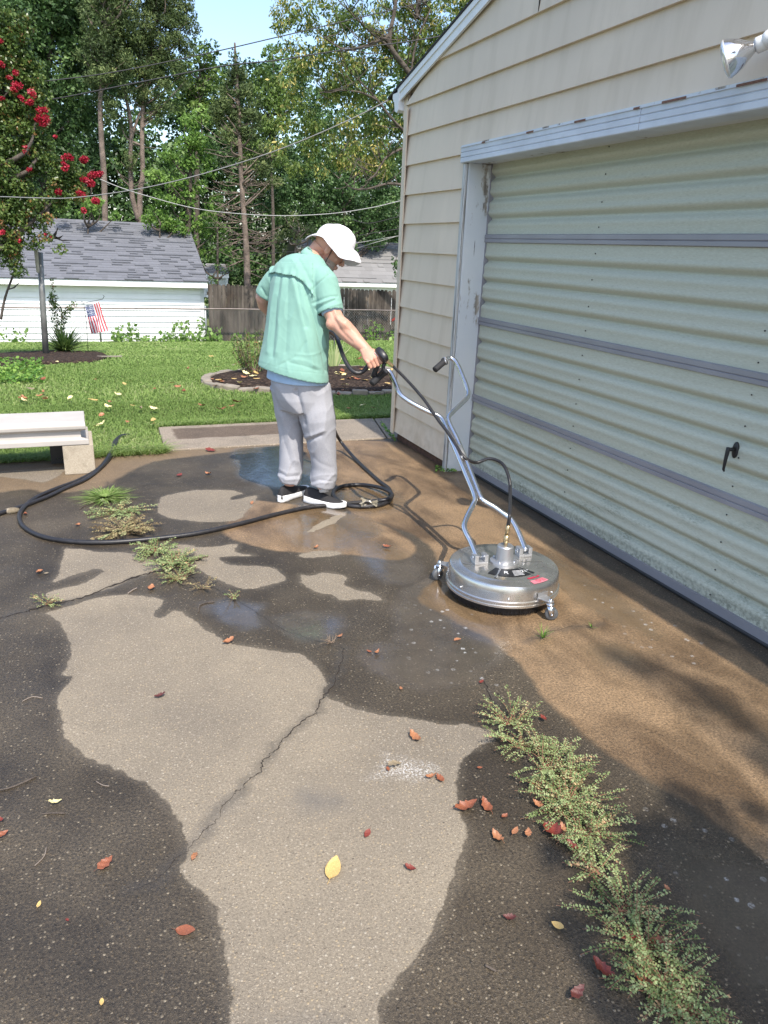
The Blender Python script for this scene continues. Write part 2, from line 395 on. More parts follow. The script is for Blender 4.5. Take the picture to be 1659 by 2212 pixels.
def m_fence():
    s = N('fence_board'); P = s.pos; g = s.noise(14, s.map(P, (1, 1, .08)), detail=6, rough=.7); st = s.noise(2.2, s.map(P, (1, 1, .5)), detail=5)
    c = s.ramp(g, [(.25, (.03, .026, .023)), (.5, (.095, .080, .068)), (.75, (.19, .16, .135))])  # board colour darkened to include the shade of the trees
    c = s.mix(s.rng(st, .45, .65), c, s.mix(1, c, (.42, .40, .40), 'MULTIPLY'))
    c = s.mix(s.rng(s.noise(1.7), .55, .7), c, s.mix(1, c, (1.5, 1.35, 1.15), 'MULTIPLY'))  # warm brighter blotches painted in as sun patches on the boards
    return s.done(c, .9, s.bump(g, .5, .006), 0, .15)
m_fence()
def m_shingle(name, c, k=1.0):
    s = N(name); a = s.attr('v'); g = s.noise(60, detail=3)
    lo = tuple(x*(1-.30*k) for x in c); hi = tuple(min(1, x*(1+.30*k)) for x in c)
    cc = s.mix(a, lo, hi); cc = s.mix(s.rng(g, .35, .65, 0, .35), cc, tuple(x*.75 for x in c))
    return s.done(cc, .95, s.bump(g, .4, .01), 0, .15)
m_shingle('blue_grey_shingle', (.155, .16, .178), .6); m_shingle('grey_shingle', (.23, .225, .22), .6); m_shingle('dark_shingle', (.05, .05, .052))
simple('white_trim', (.72, .74, .75), .45, var=.05, spec=.4); simple('white_aluminium', (.54, .58, .64), .45, var=.10, sc=6, spec=.4)
simple('bright_white', (.82, .82, .82), .5, var=.03); simple('door_strap', (.27, .265, .285), .45, .2, .10, 3)
simple('black_metal', (.02, .02, .021), .45, 0, .2, spec=.4); simple('rubber_seal', (.035, .035, .038), .6)
simple('rust', (.17, .085, .06), .8, var=.3, sc=60); simple('dark_gap', (.018, .012, .009), .9)
simple('brick', (.10, .05, .032), .9, var=.35, sc=25, bump=.5)
simple('galvanised', (.34, .35, .36), .45, .7, .15, 6); simple('rail_metal', (.20, .17, .155), .5, .6, .2, 6)
simple('pole_metal', (.20, .20, .19), .5, .4, .35, 5)
simple('cable_mid', (.27, .265, .26), .6, var=.1); simple('cable_light', (.33, .325, .32), .6, var=.1); simple('cable_black', (.025, .025, .027), .6)
simple('bench_concrete', (.43, .40, .365), .85, var=.07, sc=5, bump=.35, bs=260)
def m_block():
    s = N('block_concrete'); z = s.sep(s.pos)[2]; g = s.noise(220, detail=3); st = s.noise(7, detail=5)
    c = s.mix(s.rng(g, .3, .7), (.34, .29, .22), (.50, .44, .35)); c = s.mix(s.math('MULTIPLY', s.rng(st, .48, .62), s.rng(z, .02, .22, .8, .1)), c, (.11, .085, .05))
    return s.done(c, .95, s.bump(g, .6, .004), 0, .15)
m_block()
simple('edging_block', (.25, .215, .17), .9, var=.2, sc=9, bump=.5, bs=80)
simple('bark', (.085, .068, .055), .95, var=.4, sc=9, bump=.8, bs=25, bd=.03); simple('cedar_bark', (.175, .135, .11), .95, var=.4, sc=5, bump=.8, bs=22, bd=.03)
simple('dead_twig', (.22, .18, .15), .9, var=.25, sc=5); simple('smooth_bark', (.24, .17, .12), .7, var=.25, sc=8)
leafmat('foliage', [(0, (0.037, 0.067, 0.017)), (.35, (0.091, 0.152, 0.034)), (.75, (0.171, 0.262, 0.055)), (1, (0.281, 0.378, 0.110))], .5, .35)
leafmat('foliage_dark', [(0, (0.022, 0.051, 0.017)), (.4, (0.055, 0.110, 0.034)), (.8, (0.104, 0.189, 0.059)), (1, (0.183, 0.281, 0.098))], .5, .25)
leafmat('foliage_fresh', [(0, (0.055, 0.116, 0.022)), (.4, (0.122, 0.232, 0.045)), (.8, (0.207, 0.342, 0.073)), (1, (0.317, 0.464, 0.134))], .5, .4)
leafmat('foliage_podded', [(0, (0.049, 0.085, 0.020)), (.4, (0.116, 0.177, 0.039)), (.68, (0.195, 0.262, 0.061)), (.80, (0.415, 0.378, 0.110)), (1, (0.683, 0.573, 0.207))], .5, .35)
leafmat('cedar_foliage', [(0, (0.034, 0.055, 0.020)), (.5, (0.091, 0.134, 0.044)), (.85, (0.152, 0.201, 0.067)), (1, (0.232, 0.268, 0.098))], .7, .2)
leafmat('myrtle_leaf', [(0, (0.030, 0.061, 0.017)), (.5, (0.098, 0.159, 0.037)), (.82, (0.195, 0.256, 0.073)), (.93, (0.232, 0.146, 0.049)), (1, (0.317, 0.146, 0.061))], .35, .3)
leafmat('myrtle_flower', [(0, (0.18, 0.004, 0.016)), (.5, (0.40, 0.012, 0.035)), (.85, (0.58, 0.05, 0.09)), (1, (0.70, 0.20, 0.24))], .5, .35)
leafmat('grass', [(0, (0.13, 0.19, 0.045)), (.4, (0.215, 0.33, 0.082)), (.8, (0.31, 0.42, 0.125)), (1, (0.46, 0.48, 0.24))], .6, .45)
leafmat('weed_leaf', [(0, (0.098, 0.146, 0.043)), (.45, (0.268, 0.336, 0.134)), (.75, (0.36, 0.44, 0.20)), (.93, (0.42, 0.42, 0.21)), (1, (0.55, 0.36, 0.19))], .6, .25)
leafmat('dry_weed', [(0, (0.171, 0.122, 0.061)), (.5, (0.342, 0.268, 0.134)), (.8, (0.366, 0.342, 0.171)), (1, (0.268, 0.329, 0.146))], .7, .25)
leafmat('red_stem', [(0, (0.305, 0.085, 0.055)), (1, (0.512, 0.207, 0.146))], .5, .1)
leafmat('iris_leaf', [(0, (0.195, 0.293, 0.110)), (.6, (0.366, 0.464, 0.207)), (1, (0.610, 0.610, 0.342))], .5, .35)
leafmat('bright_leaf', [(0, (0.061, 0.146, 0.024)), (.5, (0.146, 0.293, 0.049)), (1, (0.305, 0.464, 0.098))], .4, .4)
# ================================================================ the driveway
def sd_poly(P, poly):
    """signed distance to a closed polygon, positive inside"""
    Q = np.array([p[:2] for p in poly]); d = np.full(len(P), 1e9); ins = np.zeros(len(P), bool)
    for a, b in zip(Q, np.roll(Q, -1, 0)):
        e = b-a; w_ = P-a; t = np.clip((w_@e)/(e@e+1e-12), 0, 1); q = w_-t[:, None]*e
        d = np.minimum(d, np.hypot(q[:, 0], q[:, 1]))
        c = ((a[1] <= P[:, 1]) != (b[1] <= P[:, 1])) & (P[:, 0] < (b[0]-a[0])*(P[:, 1]-a[1])/(b[1]-a[1]+1e-12)+a[0]); ins ^= c
    return np.where(ins, d, -d)
def d_line(P, L):
    Q = np.array([p[:2] for p in L]); d = np.full(len(P), 1e9)
    for a, b in zip(Q[:-1], Q[1:]):
        e = b-a; w_ = P-a; t = np.clip((w_@e)/(e@e+1e-12), 0, 1); q = w_-t[:, None]*e; d = np.minimum(d, np.hypot(q[:, 0], q[:, 1]))
    return d
def px(*a): return [G(x, y) for x, y in a]
def smooth(poly, n=4):
    s = spline([Vector((p[0], p[1], 0)) for p in list(poly)+[poly[0]]], n); return [(q.x, q.y) for q in s[:-1]]
DRY = [px((-80,1022),(0,1018),(60,1014),(138,1008),(136,1020),(112,1036),(88,1042),(48,1035),(0,1030),(-80,1032)), px((95,1325),(140,1310),(215,1290),(300,1285),(352,1297),(335,1325),(352,1332),(378,1318),(420,1340),(470,1378),(500,1393),(580,1402),(650,1415),(690,1445),(703,1475),(697,1500),(720,1510),(800,1538),(930,1560),(1020,1568),(1068,1583),(1050,1602),(1005,1630),(990,1670),(985,1720),(1005,1790),(990,1870),(940,2000),(900,2060),(840,2140),(815,2212),(805,2420),(500,2420),(497,2212),(492,2100),(480,2020),(455,1950),(400,1890),(392,1870),(405,1850),(395,1800),(370,1750),(330,1705),(260,1665),(190,1640),(150,1605),(133,1560),(130,1500),(157,1465),(130,1455),(150,1425),(148,1380),(132,1345)),
 px((142,1184),(216,1192),(296,1196),(325,1212),(350,1228),(320,1240),(290,1248),(248,1268),(200,1284),(160,1300),(104,1288),(120,1275),(172,1264),(222,1236),(200,1232),(116,1258),(124,1240),(136,1205)),
 px((404,1176),(440,1184),(512,1174),(510,1192),(548,1200),(472,1204),(500,1220),(580,1224),(616,1248),(598,1260),(528,1271),(460,1248),(420,1224),(348,1184)),
 px((340,1088),(345,1078),(360,1070),(400,1062),(440,1058),(490,1058),(524,1066),(500,1074),(505,1080),(550,1070),(556,1078),(536,1100),(512,1122),(440,1127),(360,1118),(342,1102)),
 px((648,1240),(672,1243),(700,1236),(735,1241),(752,1250),(745,1262),(765,1272),(800,1280),(826,1297),(780,1292),(740,1298),(715,1286),(690,1284),(668,1270),(650,1258)),
 px((650,1197),(690,1189),(740,1195),(700,1202),(655,1203)), px((660,1150),(700,1125),(740,1110),(720,1130),(680,1148))]
DAMPP = [px((-80,1015),(0,1000),(118,994),(213,987),(350,975),(480,962),(600,950),(560,968),(430,985),(330,998),(262,1030),(225,1052),(160,1062),(105,1066),(62,1058),(0,1064),(-80,1068))]
SEDP = [px((640,955),(860,955),(980,1010),(1300,1220),(1700,1470),(1850,2050),(1740,1930),(1500,1745),(1390,1680),(1230,1565),(1110,1425),(1030,1370),(960,1330),(900,1290),(950,1240),(930,1190),(880,1150),(760,1110),(740,1060),(700,1030)),
 px((540,1080),(640,1090),(800,1120),(900,1180),(860,1210),(760,1200),(600,1190),(480,1150))]
PUDP = [px((500,972),(560,955),(610,960),(660,990),(700,1020),(700,1060),(600,1055),(540,1040),(516,1025)), px((730,1060),(840,1055),(880,1090),(800,1110),(740,1100)),
 px((440,1305),(500,1298),(565,1308),(555,1330),(570,1350),(540,1358),(480,1345)), px((590,1335),(660,1322),(740,1335),(730,1370),(690,1385),(620,1368)), px((880,1270),(935,1245),(1000,1290),(1080,1390),(1050,1440),(960,1420),(880,1410),(850,1340)),
 px((790,1395),(940,1390),(1030,1420),(1010,1470),(900,1485),(800,1440)), px((660,1080),(760,1105),(830,1150),(740,1190),(640,1180),(600,1120)), px((760,1150),(900,1200),(900,1260),(800,1240)),
 px((1180,1180),(1260,1240),(1400,1330),(1420,1380),(1300,1330),(1200,1270)), px((1260,1400),(1330,1390),(1380,1420),(1300,1440)), px((1440,1820),(1700,1900),(1750,2100),(1620,2150),(1500,1960))]
CRK = [px((1300,1350),(1200,1362),(1140,1385)), px((697,1505),(680,1540),(640,1570),(600,1612),(570,1640),(560,1665),(520,1705),(505,1715)), px((505,1715),(470,1760),(440,1800),(400,1840),(340,1900),(290,1925)),
 px((740,1400),(735,1440),(697,1505)), px((590,1350),(700,1390),(740,1400)), px((60,1320),(130,1305),(200,1285),(300,1245),(345,1235),(390,1230)), px((-20,1340),(60,1320)),
 px((232,1040),(240,1090),(260,1130),(330,1180),(400,1240),(500,1290),(590,1350)), px((1045,1470),(1090,1570),(1150,1650),(1230,1760),(1320,1900),(1380,1990),(1430,2080),(1520,2200),(1560,2260))]
CHALK = [px((830,1625),(880,1640),(930,1650),(950,1670),(900,1685),(850,1680),(790,1685),(820,1660))]
DARK_PATCH = [px((620,1700),(670,1690),(760,1720),(740,1760),(640,1760)), px((560,2180),(720,2190),(720,2230),(580,2230)), px((500,1700),(530,1690),(520,1740),(420,1830),(405,1810))]  # outlines of darker patches on the dry concrete
FOAMP = [px((900,1250),(1000,1290),(1110,1420),(1080,1500),(960,1480),(860,1400),(880,1300)), px((1200,1230),(1500,1350),(1560,1450),(1400,1420),(1250,1300)), px((1400,1700),(1659,1850),(1700,2150),(1500,1950),(1380,1800))]
xs = np.unique(np.concatenate([np.linspace(-60, -4, 8), np.linspace(-4, -.9, 12), np.arange(-.9, 2.60, .015), [2.6, 2.75]]))
ys = np.unique(np.concatenate([np.linspace(-60, -2, 8), np.linspace(-2, .55, 8), np.arange(.55, 5.66, .015), [5.665]]))
XX, YY = np.meshgrid(xs, ys); P2 = np.stack([XX.ravel(), YY.ravel()], 1)
mx = lambda polys: np.max([sd_poly(P2, smooth(p, 3)) for p in polys], 0)
att = dict(dry=mx(DRY), damp=mx(DAMPP), sed=mx(SEDP), pud=mx(PUDP), chalk=mx(CHALK), dark_patch=mx(DARK_PATCH), foam=mx(FOAMP))
def wobbly(L):
    out = [Vector((a[0], a[1], 0)) for a in L]; out = spline(out, 6)
    return [(p.x+.012*math.sin(p.y*61+p.x*37)+rnd(-.004, .004), p.y+.012*math.sin(p.x*53+1)+rnd(-.004, .004)) for p in out]
att['crack'] = np.min([d_line(P2, wobbly(L)) for L in CRK], 0)
nx, ny = len(xs), len(ys); ii = (np.arange(ny-1)[:, None]*nx+np.arange(nx-1)[None]).ravel()
FQ = np.stack([ii, ii+1, ii+nx+1, ii+nx], 1)
dz = .0012*np.array([mnoise.noise(Vector((x*1.7, y*1.7, 0))) for x, y in P2])
drv = npmesh('driveway', np.column_stack([P2, dz]), FQ, MATS['exposed_aggregate'], att, True); tag(drv, kind='structure')
def crackline(L, w0, w1):
    b = MB(); r_ = random.Random(len(L)*13+int(L[0][0]*50)); p = spline([Vector((a[0], a[1], 0)) for a in L], 14); n = len(p); vs = []; off = Vector()
    for i, q in enumerate(p):
        t = (p[min(n-1, i+1)]-p[max(0, i-1)]).normalized(); s_ = Vector((-t.y, t.x, 0)); off = off*.7+s_*r_.gauss(0, .0035); w_ = (w0+(w1-w0)*i/n)*r_.uniform(.35, 1.4)
        if i in (0, n-1): w_ = .0002
        c = q+off; vs += [(c.x-s_.x*w_, c.y-s_.y*w_, .0022), (c.x+s_.x*w_, c.y+s_.y*w_, .0022)]
    b.add(vs, [(2*i, 2*i+1, 2*i+3, 2*i+2) for i in range(n-1)]); return b.build('crack', MATS['dark_gap'], drv, smooth=False)
for L, a, c in zip(CRK, (.0007, .0020, .0009, .0010, .0006, .0045, .0014, .0012, .0016), (.0004, .0013, .0005, .0014, .0006, .006, .003, .0008, .004)): crackline(L, a, c)
# walking slab beyond the driveway, and the strip beside the garage
def slab(name, poly, z0, z1, mat):
    b = MB(); n = len(poly); b.add([(x, y, z1) for x, y in poly]+[(x, y, z0) for x, y in poly], [tuple(range(n))]+[(i, n+i, n+(i+1) % n, (i+1) % n) for i in range(n)])
    o = b.build(name, MATS[mat], smooth=False, bevel=.008); return tag(o, kind='structure')
slab('path', [(.545, 5.672), (2.36, 5.66), (2.52, 6.39), (1.55, 6.44), (.575, 6.44)], -.08, .012, 'slab_concrete')
slab('pavement', [(2.375, 5.66), (5.5, 5.66), (5.5, 6.37), (2.535, 6.388)], -.08, .010, 'slab_concrete')
# lawn sheet to the horizon
gx = np.unique(np.concatenate([np.linspace(-600, -20, 10), np.linspace(-20, 30, 60), np.linspace(30, 600, 10)]))
gy = np.unique(np.concatenate([[-600, -100, -20, 0, 5.0], np.linspace(5.3, 30, 100), np.linspace(30, 120, 30), [300, 600]]))
LX, LY = np.meshgrid(gx, gy); lx, ly = LX.ravel(), LY.ravel(); n_ = len(gx); jj = (np.arange(len(gy)-1)[:, None]*n_+np.arange(n_-1)[None]).ravel()
lz = hz(ly) - np.where(ly < 5.4, .05, .015)
lawn = npmesh('ground', np.column_stack([lx, ly, lz]), np.stack([jj, jj+1, jj+n_+1, jj+n_], 1), MATS['lawn_soil'], None, True); tag(lawn, kind='structure')
# ================================================================ the garage
WX, DX = 2.42, 2.59       # siding face and door face
YC, YE = 5.665, -1.40     # corner far and near
Y0, Y1 = -0.33, 4.632     # door opening
Ypk = (YC+YE)/2
eave_z = 2.62; sl_ = .264
def roofz(y): return eave_z + sl_*(min(y-YE, YC-y))
gar = empty('garage', (WX, Ypk, 0), 'tan garage with clapboard siding and a wide corrugated door beside the wet driveway', 'garage')
b = MB()
def lap(y0, y1, z, h=.2045, top=None):
    """one clapboard: bottom edge proud by 14 mm; clipped at the gable slope when top is given"""
    xo, xi = WX-.019, WX+.002
    pts = [(y0, z), (y1, z)]
    def seg(ya, yb, za, zb, zc, zd): # bottom za(at ya) zb(at yb), top zc (yb) zd (ya)
        b.add([(xo, ya, za), (xo, yb, zb), (xi, yb, zc), (xi, ya, zd), (xi+.012, ya, za), (xi+.012, yb, zb)], [(0, 1, 2, 3), (0, 4, 5, 1)])
    seg(y0, y1, z, z, z+h, z+h)
row = .2035; z0_ = .078
k = 0
while True:
    z = z0_+row*k; k += 1
    if z > 3.6: break
    top = z+row
    segs_ = []
    if z < 2.10:
        segs_ = [(YE+.06, Y0-.09), (Y1+.036, YC-.03)]
        if z < 2.10 < top: segs_ = [(YE+.06, Y0-.09), (Y1+.036, YC-.03)]
    else: segs_ = [(YE, YC)]
    for (a, c) in segs_:
        if top < eave_z-.02: lap(a, c, z)
        else:
            # trapezoid under the rake
            def yl(zz): return YE + max(0, (zz-eave_z))/sl_
            def yr(zz): return YC - max(0, (zz-eave_z))/sl_
            if yl(z) >= yr(z)-.05: continue
            xo, xi = WX-.019, WX+.002
            yb0, yb1 = yl(z), yr(z); yt0, yt1 = yl(top), yr(top)
            if yt0 > yt1: yt0 = yt1 = (yt0+yt1)/2
            b.add([(xo, yb0, z), (xo, yb1, z), (xi, yt1, top), (xi, yt0, top), (xi+.012, yb0, z), (xi+.012, yb1, z)], [(0, 1, 2, 3), (0, 4, 5, 1)])
# solid body behind the boards
b.box((WX+.014, YE+.02, .078), (WX+.10, Y0-.02, 2.6)); b.box((WX+.014, Y1+.02, .078), (WX+.10, YC-.02, 2.6)); b.box((WX+.014, YE+.02, 2.15), (WX+.10, YC-.02, 2.63))
b.add([(WX+.014, YE, 2.63), (WX+.014, YC, 2.63), (WX+.014, Ypk, roofz(Ypk)), (WX+.1, YE, 2.63), (WX+.1, YC, 2.63), (WX+.1, Ypk, roofz(Ypk))], [(0, 1, 2), (3, 5, 4), (0, 3, 4, 1), (1, 4, 5, 2), (2, 5, 3, 0)])
for yy in (YC-.02, YE+.02):   # side walls
    for q in range(13):
        z = z0_+row*q; sgn = 1 if yy > 0 else -1
        b.add([(WX, yy+.015*sgn, z), (WX+6, yy+.015*sgn, z), (WX+6, yy, z+row), (WX, yy, z+row)], [(0, 1, 2, 3)])
b.box((WX+5.95, YE, .05), (WX+6.05, YC, 2.6))
sid = b.build('siding', MATS['garage_siding'], gar, smooth=False)
# butt joints between long boards
b = MB()
for (yy, z) in ((3.93, z0_+row*13), (2.47, z0_+row*12), (2.9, z0_+row*15)): b = MB(); b.box((WX-.0215, yy, z+.003), (WX-.012, yy+.002, z+row*.5)); b.box((WX-.0125, yy, z+row*.5), (WX-.004, yy+.002, z+row*.98)); b.build('board_joint', MATS['dark_gap'], gar, smooth=False)
b = MB()   # corner post, an L of thin metal
b.box((WX-.026, YC-.062, .06), (WX-.020, YC, 2.50)); b.box((WX-.022, YC, .06), (WX+.05, YC+.006, 2.50)); b.box((WX-.030, YC-.068, .06), (WX-.0205, YC-.062, 2.50))
b.build('corner_post', MATS['garage_siding'], gar, smooth=False)
b = MB(); b.box((WX-.022, YE, .06), (WX-.016, YE+.062, 2.55)); b.build('corner_post', MATS['garage_siding'], gar, smooth=False)
b = MB()
b.box((WX+.03, Y1+.05, -.05), (WX+.3, YC-.03, .10)); b.box((WX+.29, YC-.04, -.05), (WX+6, YC-.03, .10)); b.build('foundation', MATS['brick'], gar, smooth=False)
b = MB(); b.box((WX+.03, YE+.03, -.05), (WX+.3, Y0-.05, .10)); b.build('foundation', MATS['brick'], gar, smooth=False)
# roof
rf = MB(); ov = .05
for s_ in (1, -1):
    ye = (YC+.28) if s_ > 0 else (YE-.28); ze = eave_z-.28*sl_+.05; zp = roofz(Ypk)+.05
    X0_, X1_ = WX-ov, WX+6.1
    rf.add([(X0_, ye, ze), (X1_, ye, ze), (X1_, Ypk, zp), (X0_, Ypk, zp), (X0_, ye, ze+.014), (X1_, ye, ze+.014), (X1_, Ypk, zp+.014), (X0_, Ypk, zp+.014)], [(0,3,2,1),(4,5,6,7),(0,1,5,4),(1,2,6,5),(2,3,7,6),(3,0,4,7)])
roof = rf.build('roof', MATS['dark_shingle'], gar, smooth=False)
at_ = roof.data.attributes.new('v', 'FLOAT', 'POINT'); at_.data.foreach_set('value', [.4]*len(roof.data.vertices))
b = MB()
for s_ in (1, -1):
    ye = (YC+.10) if s_ > 0 else (YE-.10); ze = eave_z-.10*sl_
    for (xa, xb, d0, d1) in ((WX-.036, WX-.020, -.040, .048), (WX-.044, WX-.036, .012, .048)):
        b.add([(xa, ye, ze+d0), (xb, ye, ze+d0), (xb, Ypk, roofz(Ypk)+d0), (xa, Ypk, roofz(Ypk)+d0), (xa, ye, ze+d1), (xb, ye, ze+d1), (xb, Ypk, roofz(Ypk)+d1), (xa, Ypk, roofz(Ypk)+d1)], [(0,3,2,1),(4,5,6,7),(0,1,5,4),(1,2,6,5),(2,3,7,6),(3,0,4,7)])
b.build('rake_board', MATS['white_trim'], gar, smooth=False)
b = MB()   # gutter end on the far eave, profile in Y-Z swept along X
prof = [(.07, .02), (.07, -.10), (.10, -.115), (.14, -.10), (.155, -.04), (.19, -.01), (.19, .02)]
R = [[(x, YC+y, eave_z-.02+z) for y, z in prof] for x in (WX-.045, WX+6)]
b.rings(R, True); b.build('gutter', MATS['white_trim'], gar, smooth=False)
b = MB(); b.box((WX+.0, YC, 2.44), (WX+6, YC+.08, 2.60)); b.build('soffit', MATS['garage_siding'], gar, smooth=False)
# door frame
b = MB()
b.box((WX+.003, Y1-.002, 0.0), (DX+.06, Y1+.035, 2.06)); b.box((WX+.003, Y0-.035, 0.0), (DX+.06, Y0, 2.06)); b.box((WX+.02, Y0, 2.063), (DX+.06, Y1, 2.10))
b.build('door_jamb', MATS['flaking_white_wood'], gar, smooth=False, bevel=.003)
b = MB(); b.box((WX-.018, Y1+.0, .0), (WX+.0005, Y1+.042, 2.055))
b.build('jamb_edge', MATS['weathered_wood'], gar, smooth=False, bevel=.004)
b = MB()   # ribbed aluminium header
za, zb = 2.058, 2.150
prof = [(WX-.030, za), (WX-.034, za+.004), (WX-.034, za+.026), (WX-.029, za+.030), (WX-.034, za+.034), (WX-.034, za+.056), (WX-.029, za+.060), (WX-.034, za+.064), (WX-.034, zb-.006), (WX-.040, zb-.004), (WX-.040, zb), (WX+.0, zb), (WX+.0, za)]
R = [[(x, y, z) for x, z in prof] for y in (Y0-.12, 2.975)]; b.rings(R); R = [[(x-.002, y, z) for x, z in prof] for y in (2.978, Y1+.048)]; b.rings(R)
b.box((WX+.001, Y0-.02, za+.002), (WX+.09, Y1, za+.006))
b.build('header_trim', MATS['white_aluminium'], gar, smooth=False)
b = MB(); y = Y0
b.box((WX-.036, Y0-.1, zb+.0008), (WX-.001, Y1+.046, zb+.010)); b.build('drip_cap', MATS['flaking_white_wood'], gar, smooth=False)
for (ya, yb) in ((4.36, 4.40), (3.83, 3.90), (3.37, 3.46), (2.98, 3.02), (2.7, 2.84), (2.3, 2.44)):
    b = MB(); b.box((WX-.043, ya, zb-.006), (WX-.0402, yb, zb+.003)); b.build('rust_patch', MATS['rust'], gar, smooth=False)
# door
SEC = [.025, .545, 1.078, 1.611, 2.12]
b = MB()
for i in range(4):
    za, zb_ = SEC[i]+.006, SEC[i+1]-.006; nz = 90; ny_ = 40
    zz = np.linspace(za, zb_, nz); h = zb_-za
    def dpt(z, y):
        t = (z-za)/h; d = 0
        for c in (.235, .49, .745):
            u = (t-c)*h
            d += .026*math.exp(-((u+.002)/.0175)**2) - .005*math.exp(-((u-.036)/.014)**2) - .003*math.exp(-((u+.040)/.014)**2)
        d += .002*mnoise.noise(Vector((y*1.5, z*4, i)))
        return DX + d
    R = [[(dpt(z, y), y, z) for y in np.linspace(Y0+.004, Y1-.006, ny_)] for z in zz]
    b.rings(R, False, closed=False)
    b.box((DX+.030, Y0+.004, za), (DX+.05, Y1-.006, zb_))
door = b.build('garage_door', MATS['door_paint'], gar, smooth=True)
for i, z in enumerate(SEC[1:4]):
    b = MB(); prof = [(DX-.004, z-.026), (DX-.014, z-.022), (DX-.014, z-.004), (DX-.010, z-.001), (DX-.014, z+.003), (DX-.014, z+.024), (DX-.004, z+.028), (DX+.02, z+.028), (DX+.02, z-.026)]
    R = [[(x, y, zz_) for x, zz_ in prof] for y in (Y0+.006, Y1-.008)]; b.rings(R); b.build('door_rail', MATS['door_strap'], door, smooth=False)
b = MB(); b.box((DX-.016, Y0+.006, .022), (DX+.02, Y1-.008, .062)); b.build('door_rail', MATS['door_strap'], door, smooth=False)
b = MB(); b.tube([(DX-.004, Y0, .012), (DX-.004, Y1-.004, .012)], .014, 8); b.box((DX+.0, Y0, -.01), (DX+.05, Y1, .03)); b.build('bottom_seal', MATS['rubber_seal'], door)
b = MB(); b.box((DX-.006, Y1-.014, .02), (DX+.03, Y1-.003, 2.08)); b.build('side_track', MATS['door_strap'], door, smooth=False)
bolt = None
for yv in (PX(1299, 457, DX)[1], PX(1621, 872, DX)[1], .4, -.1):
    for i in range(4):
        h = SEC[i+1]-SEC[i]
        for t in (.12, .36, .62, .87):
            z = SEC[i]+h*t
            if bolt is None:
                b = MB(); b.lathe([(.0036, 0), (.0036, .002), (.002, .0035)], n=8, M=Matrix.Rotation(-PI/2, 4, 'Y')); bm_ = b.mesh('bolt', MATS['black_metal']); bolt = 1
            o = bpy.data.objects.new('bolt', bm_); col.objects.link(o); o.parent = door; o.matrix_basis = Matrix.Translation((DX-.003, yv, z))
h0 = PX(1590, 972, DX)
lh = MB(); c = Vector(h0)
M_ = Matrix.Rotation(-PI/2, 4, 'Y')
R = []
for x in (0, -.006, -.010):
    sc_ = 1 if x > -.008 else .8
    R.append([(c.x+x, c.y+.016*sc_*math.cos(a), c.z+.036*sc_*math.sin(a)) for a in np.linspace(0, 2*PI, 20, endpoint=False)])
lh.rings(R); lh.tube([c+V(-.008, 0, .004), c+V(-.045, 0, .004)], [.009, .008], 10)
lh.tube([c+V(-.047, .0, .014), c+V(-.047, .0, .0), c+V(-.049, .001, -.045), c+V(-.048, .002, -.085), c+V(-.042, .002, -.093)], [.008, .009, .0075, .0055, .004], 8)
lh.build('door_handle', MATS['black_metal'], door)
# ================================================================ flood light over the door
def m_chrome():
    s = N('mirror_glass'); return s.done((.75, .75, .77), s.rng(s.noise(60), .4, .6, .06, .16), None, .95, .5)
m_chrome(); s = N('lamp_glass'); s.done((.8, .8, .8), .08, None, .5, .6); simple('lamp_white', (.74, .73, .70), .4, var=.05)
fl = empty('flood_light', (WX-.01, 2.05, 2.36), 'chrome backed flood lamp on a white holder above the garage door', 'flood light')
c0 = PX(1659, 88, WX-.08); tip = PX(1583, 122, WX-.15)
b = MB(); b.lathe([(.055, 0), (.055, .015), (.045, .022), (.02, .03)], (0, 0, 0), 20, M=Matrix.Translation((WX-.015, c0[1]-.10, c0[2]+.0)) @ Matrix.Rotation(-PI/2, 4, 'Y'))
b.tube([(WX-.03, c0[1]-.10, c0[2]), (WX-.075, c0[1]-.06, c0[2]-.005), (WX-.085, c0[1]-.02, c0[2])], [.022, .022, .026], 12)
b.ball((WX-.085, c0[1]-.012, c0[2]+.004), .030); b.build('lamp_base', MATS['lamp_white'], fl)
A = Vector(c0); A.y += .0; D = (Vector(tip)-A).normalized(); q = D.to_track_quat('Z', 'Y').to_matrix().to_4x4()
b = MB(); b.lathe([(.024, -.02), (.027, .0), (.027, .035), (.023, .040)], n=20, M=Matrix.Translation(A) @ q); b.build('lamp_socket', MATS['lamp_white'], fl)
b = MB(); b.lathe([(.016, .038), (.022, .050), (.034, .068), (.050, .090), (.061, .116), (.066, .132)], n=32, M=Matrix.Translation(A) @ q, cap=False); bulb = b.build('bulb', MATS['mirror_glass'], fl)
b = MB(); b.lathe([(.066, .132), (.060, .142), (.035, .150), (.005, .153)], n=32, M=Matrix.Translation(A) @ q); b.build('lens', MATS['lamp_glass'], bulb)
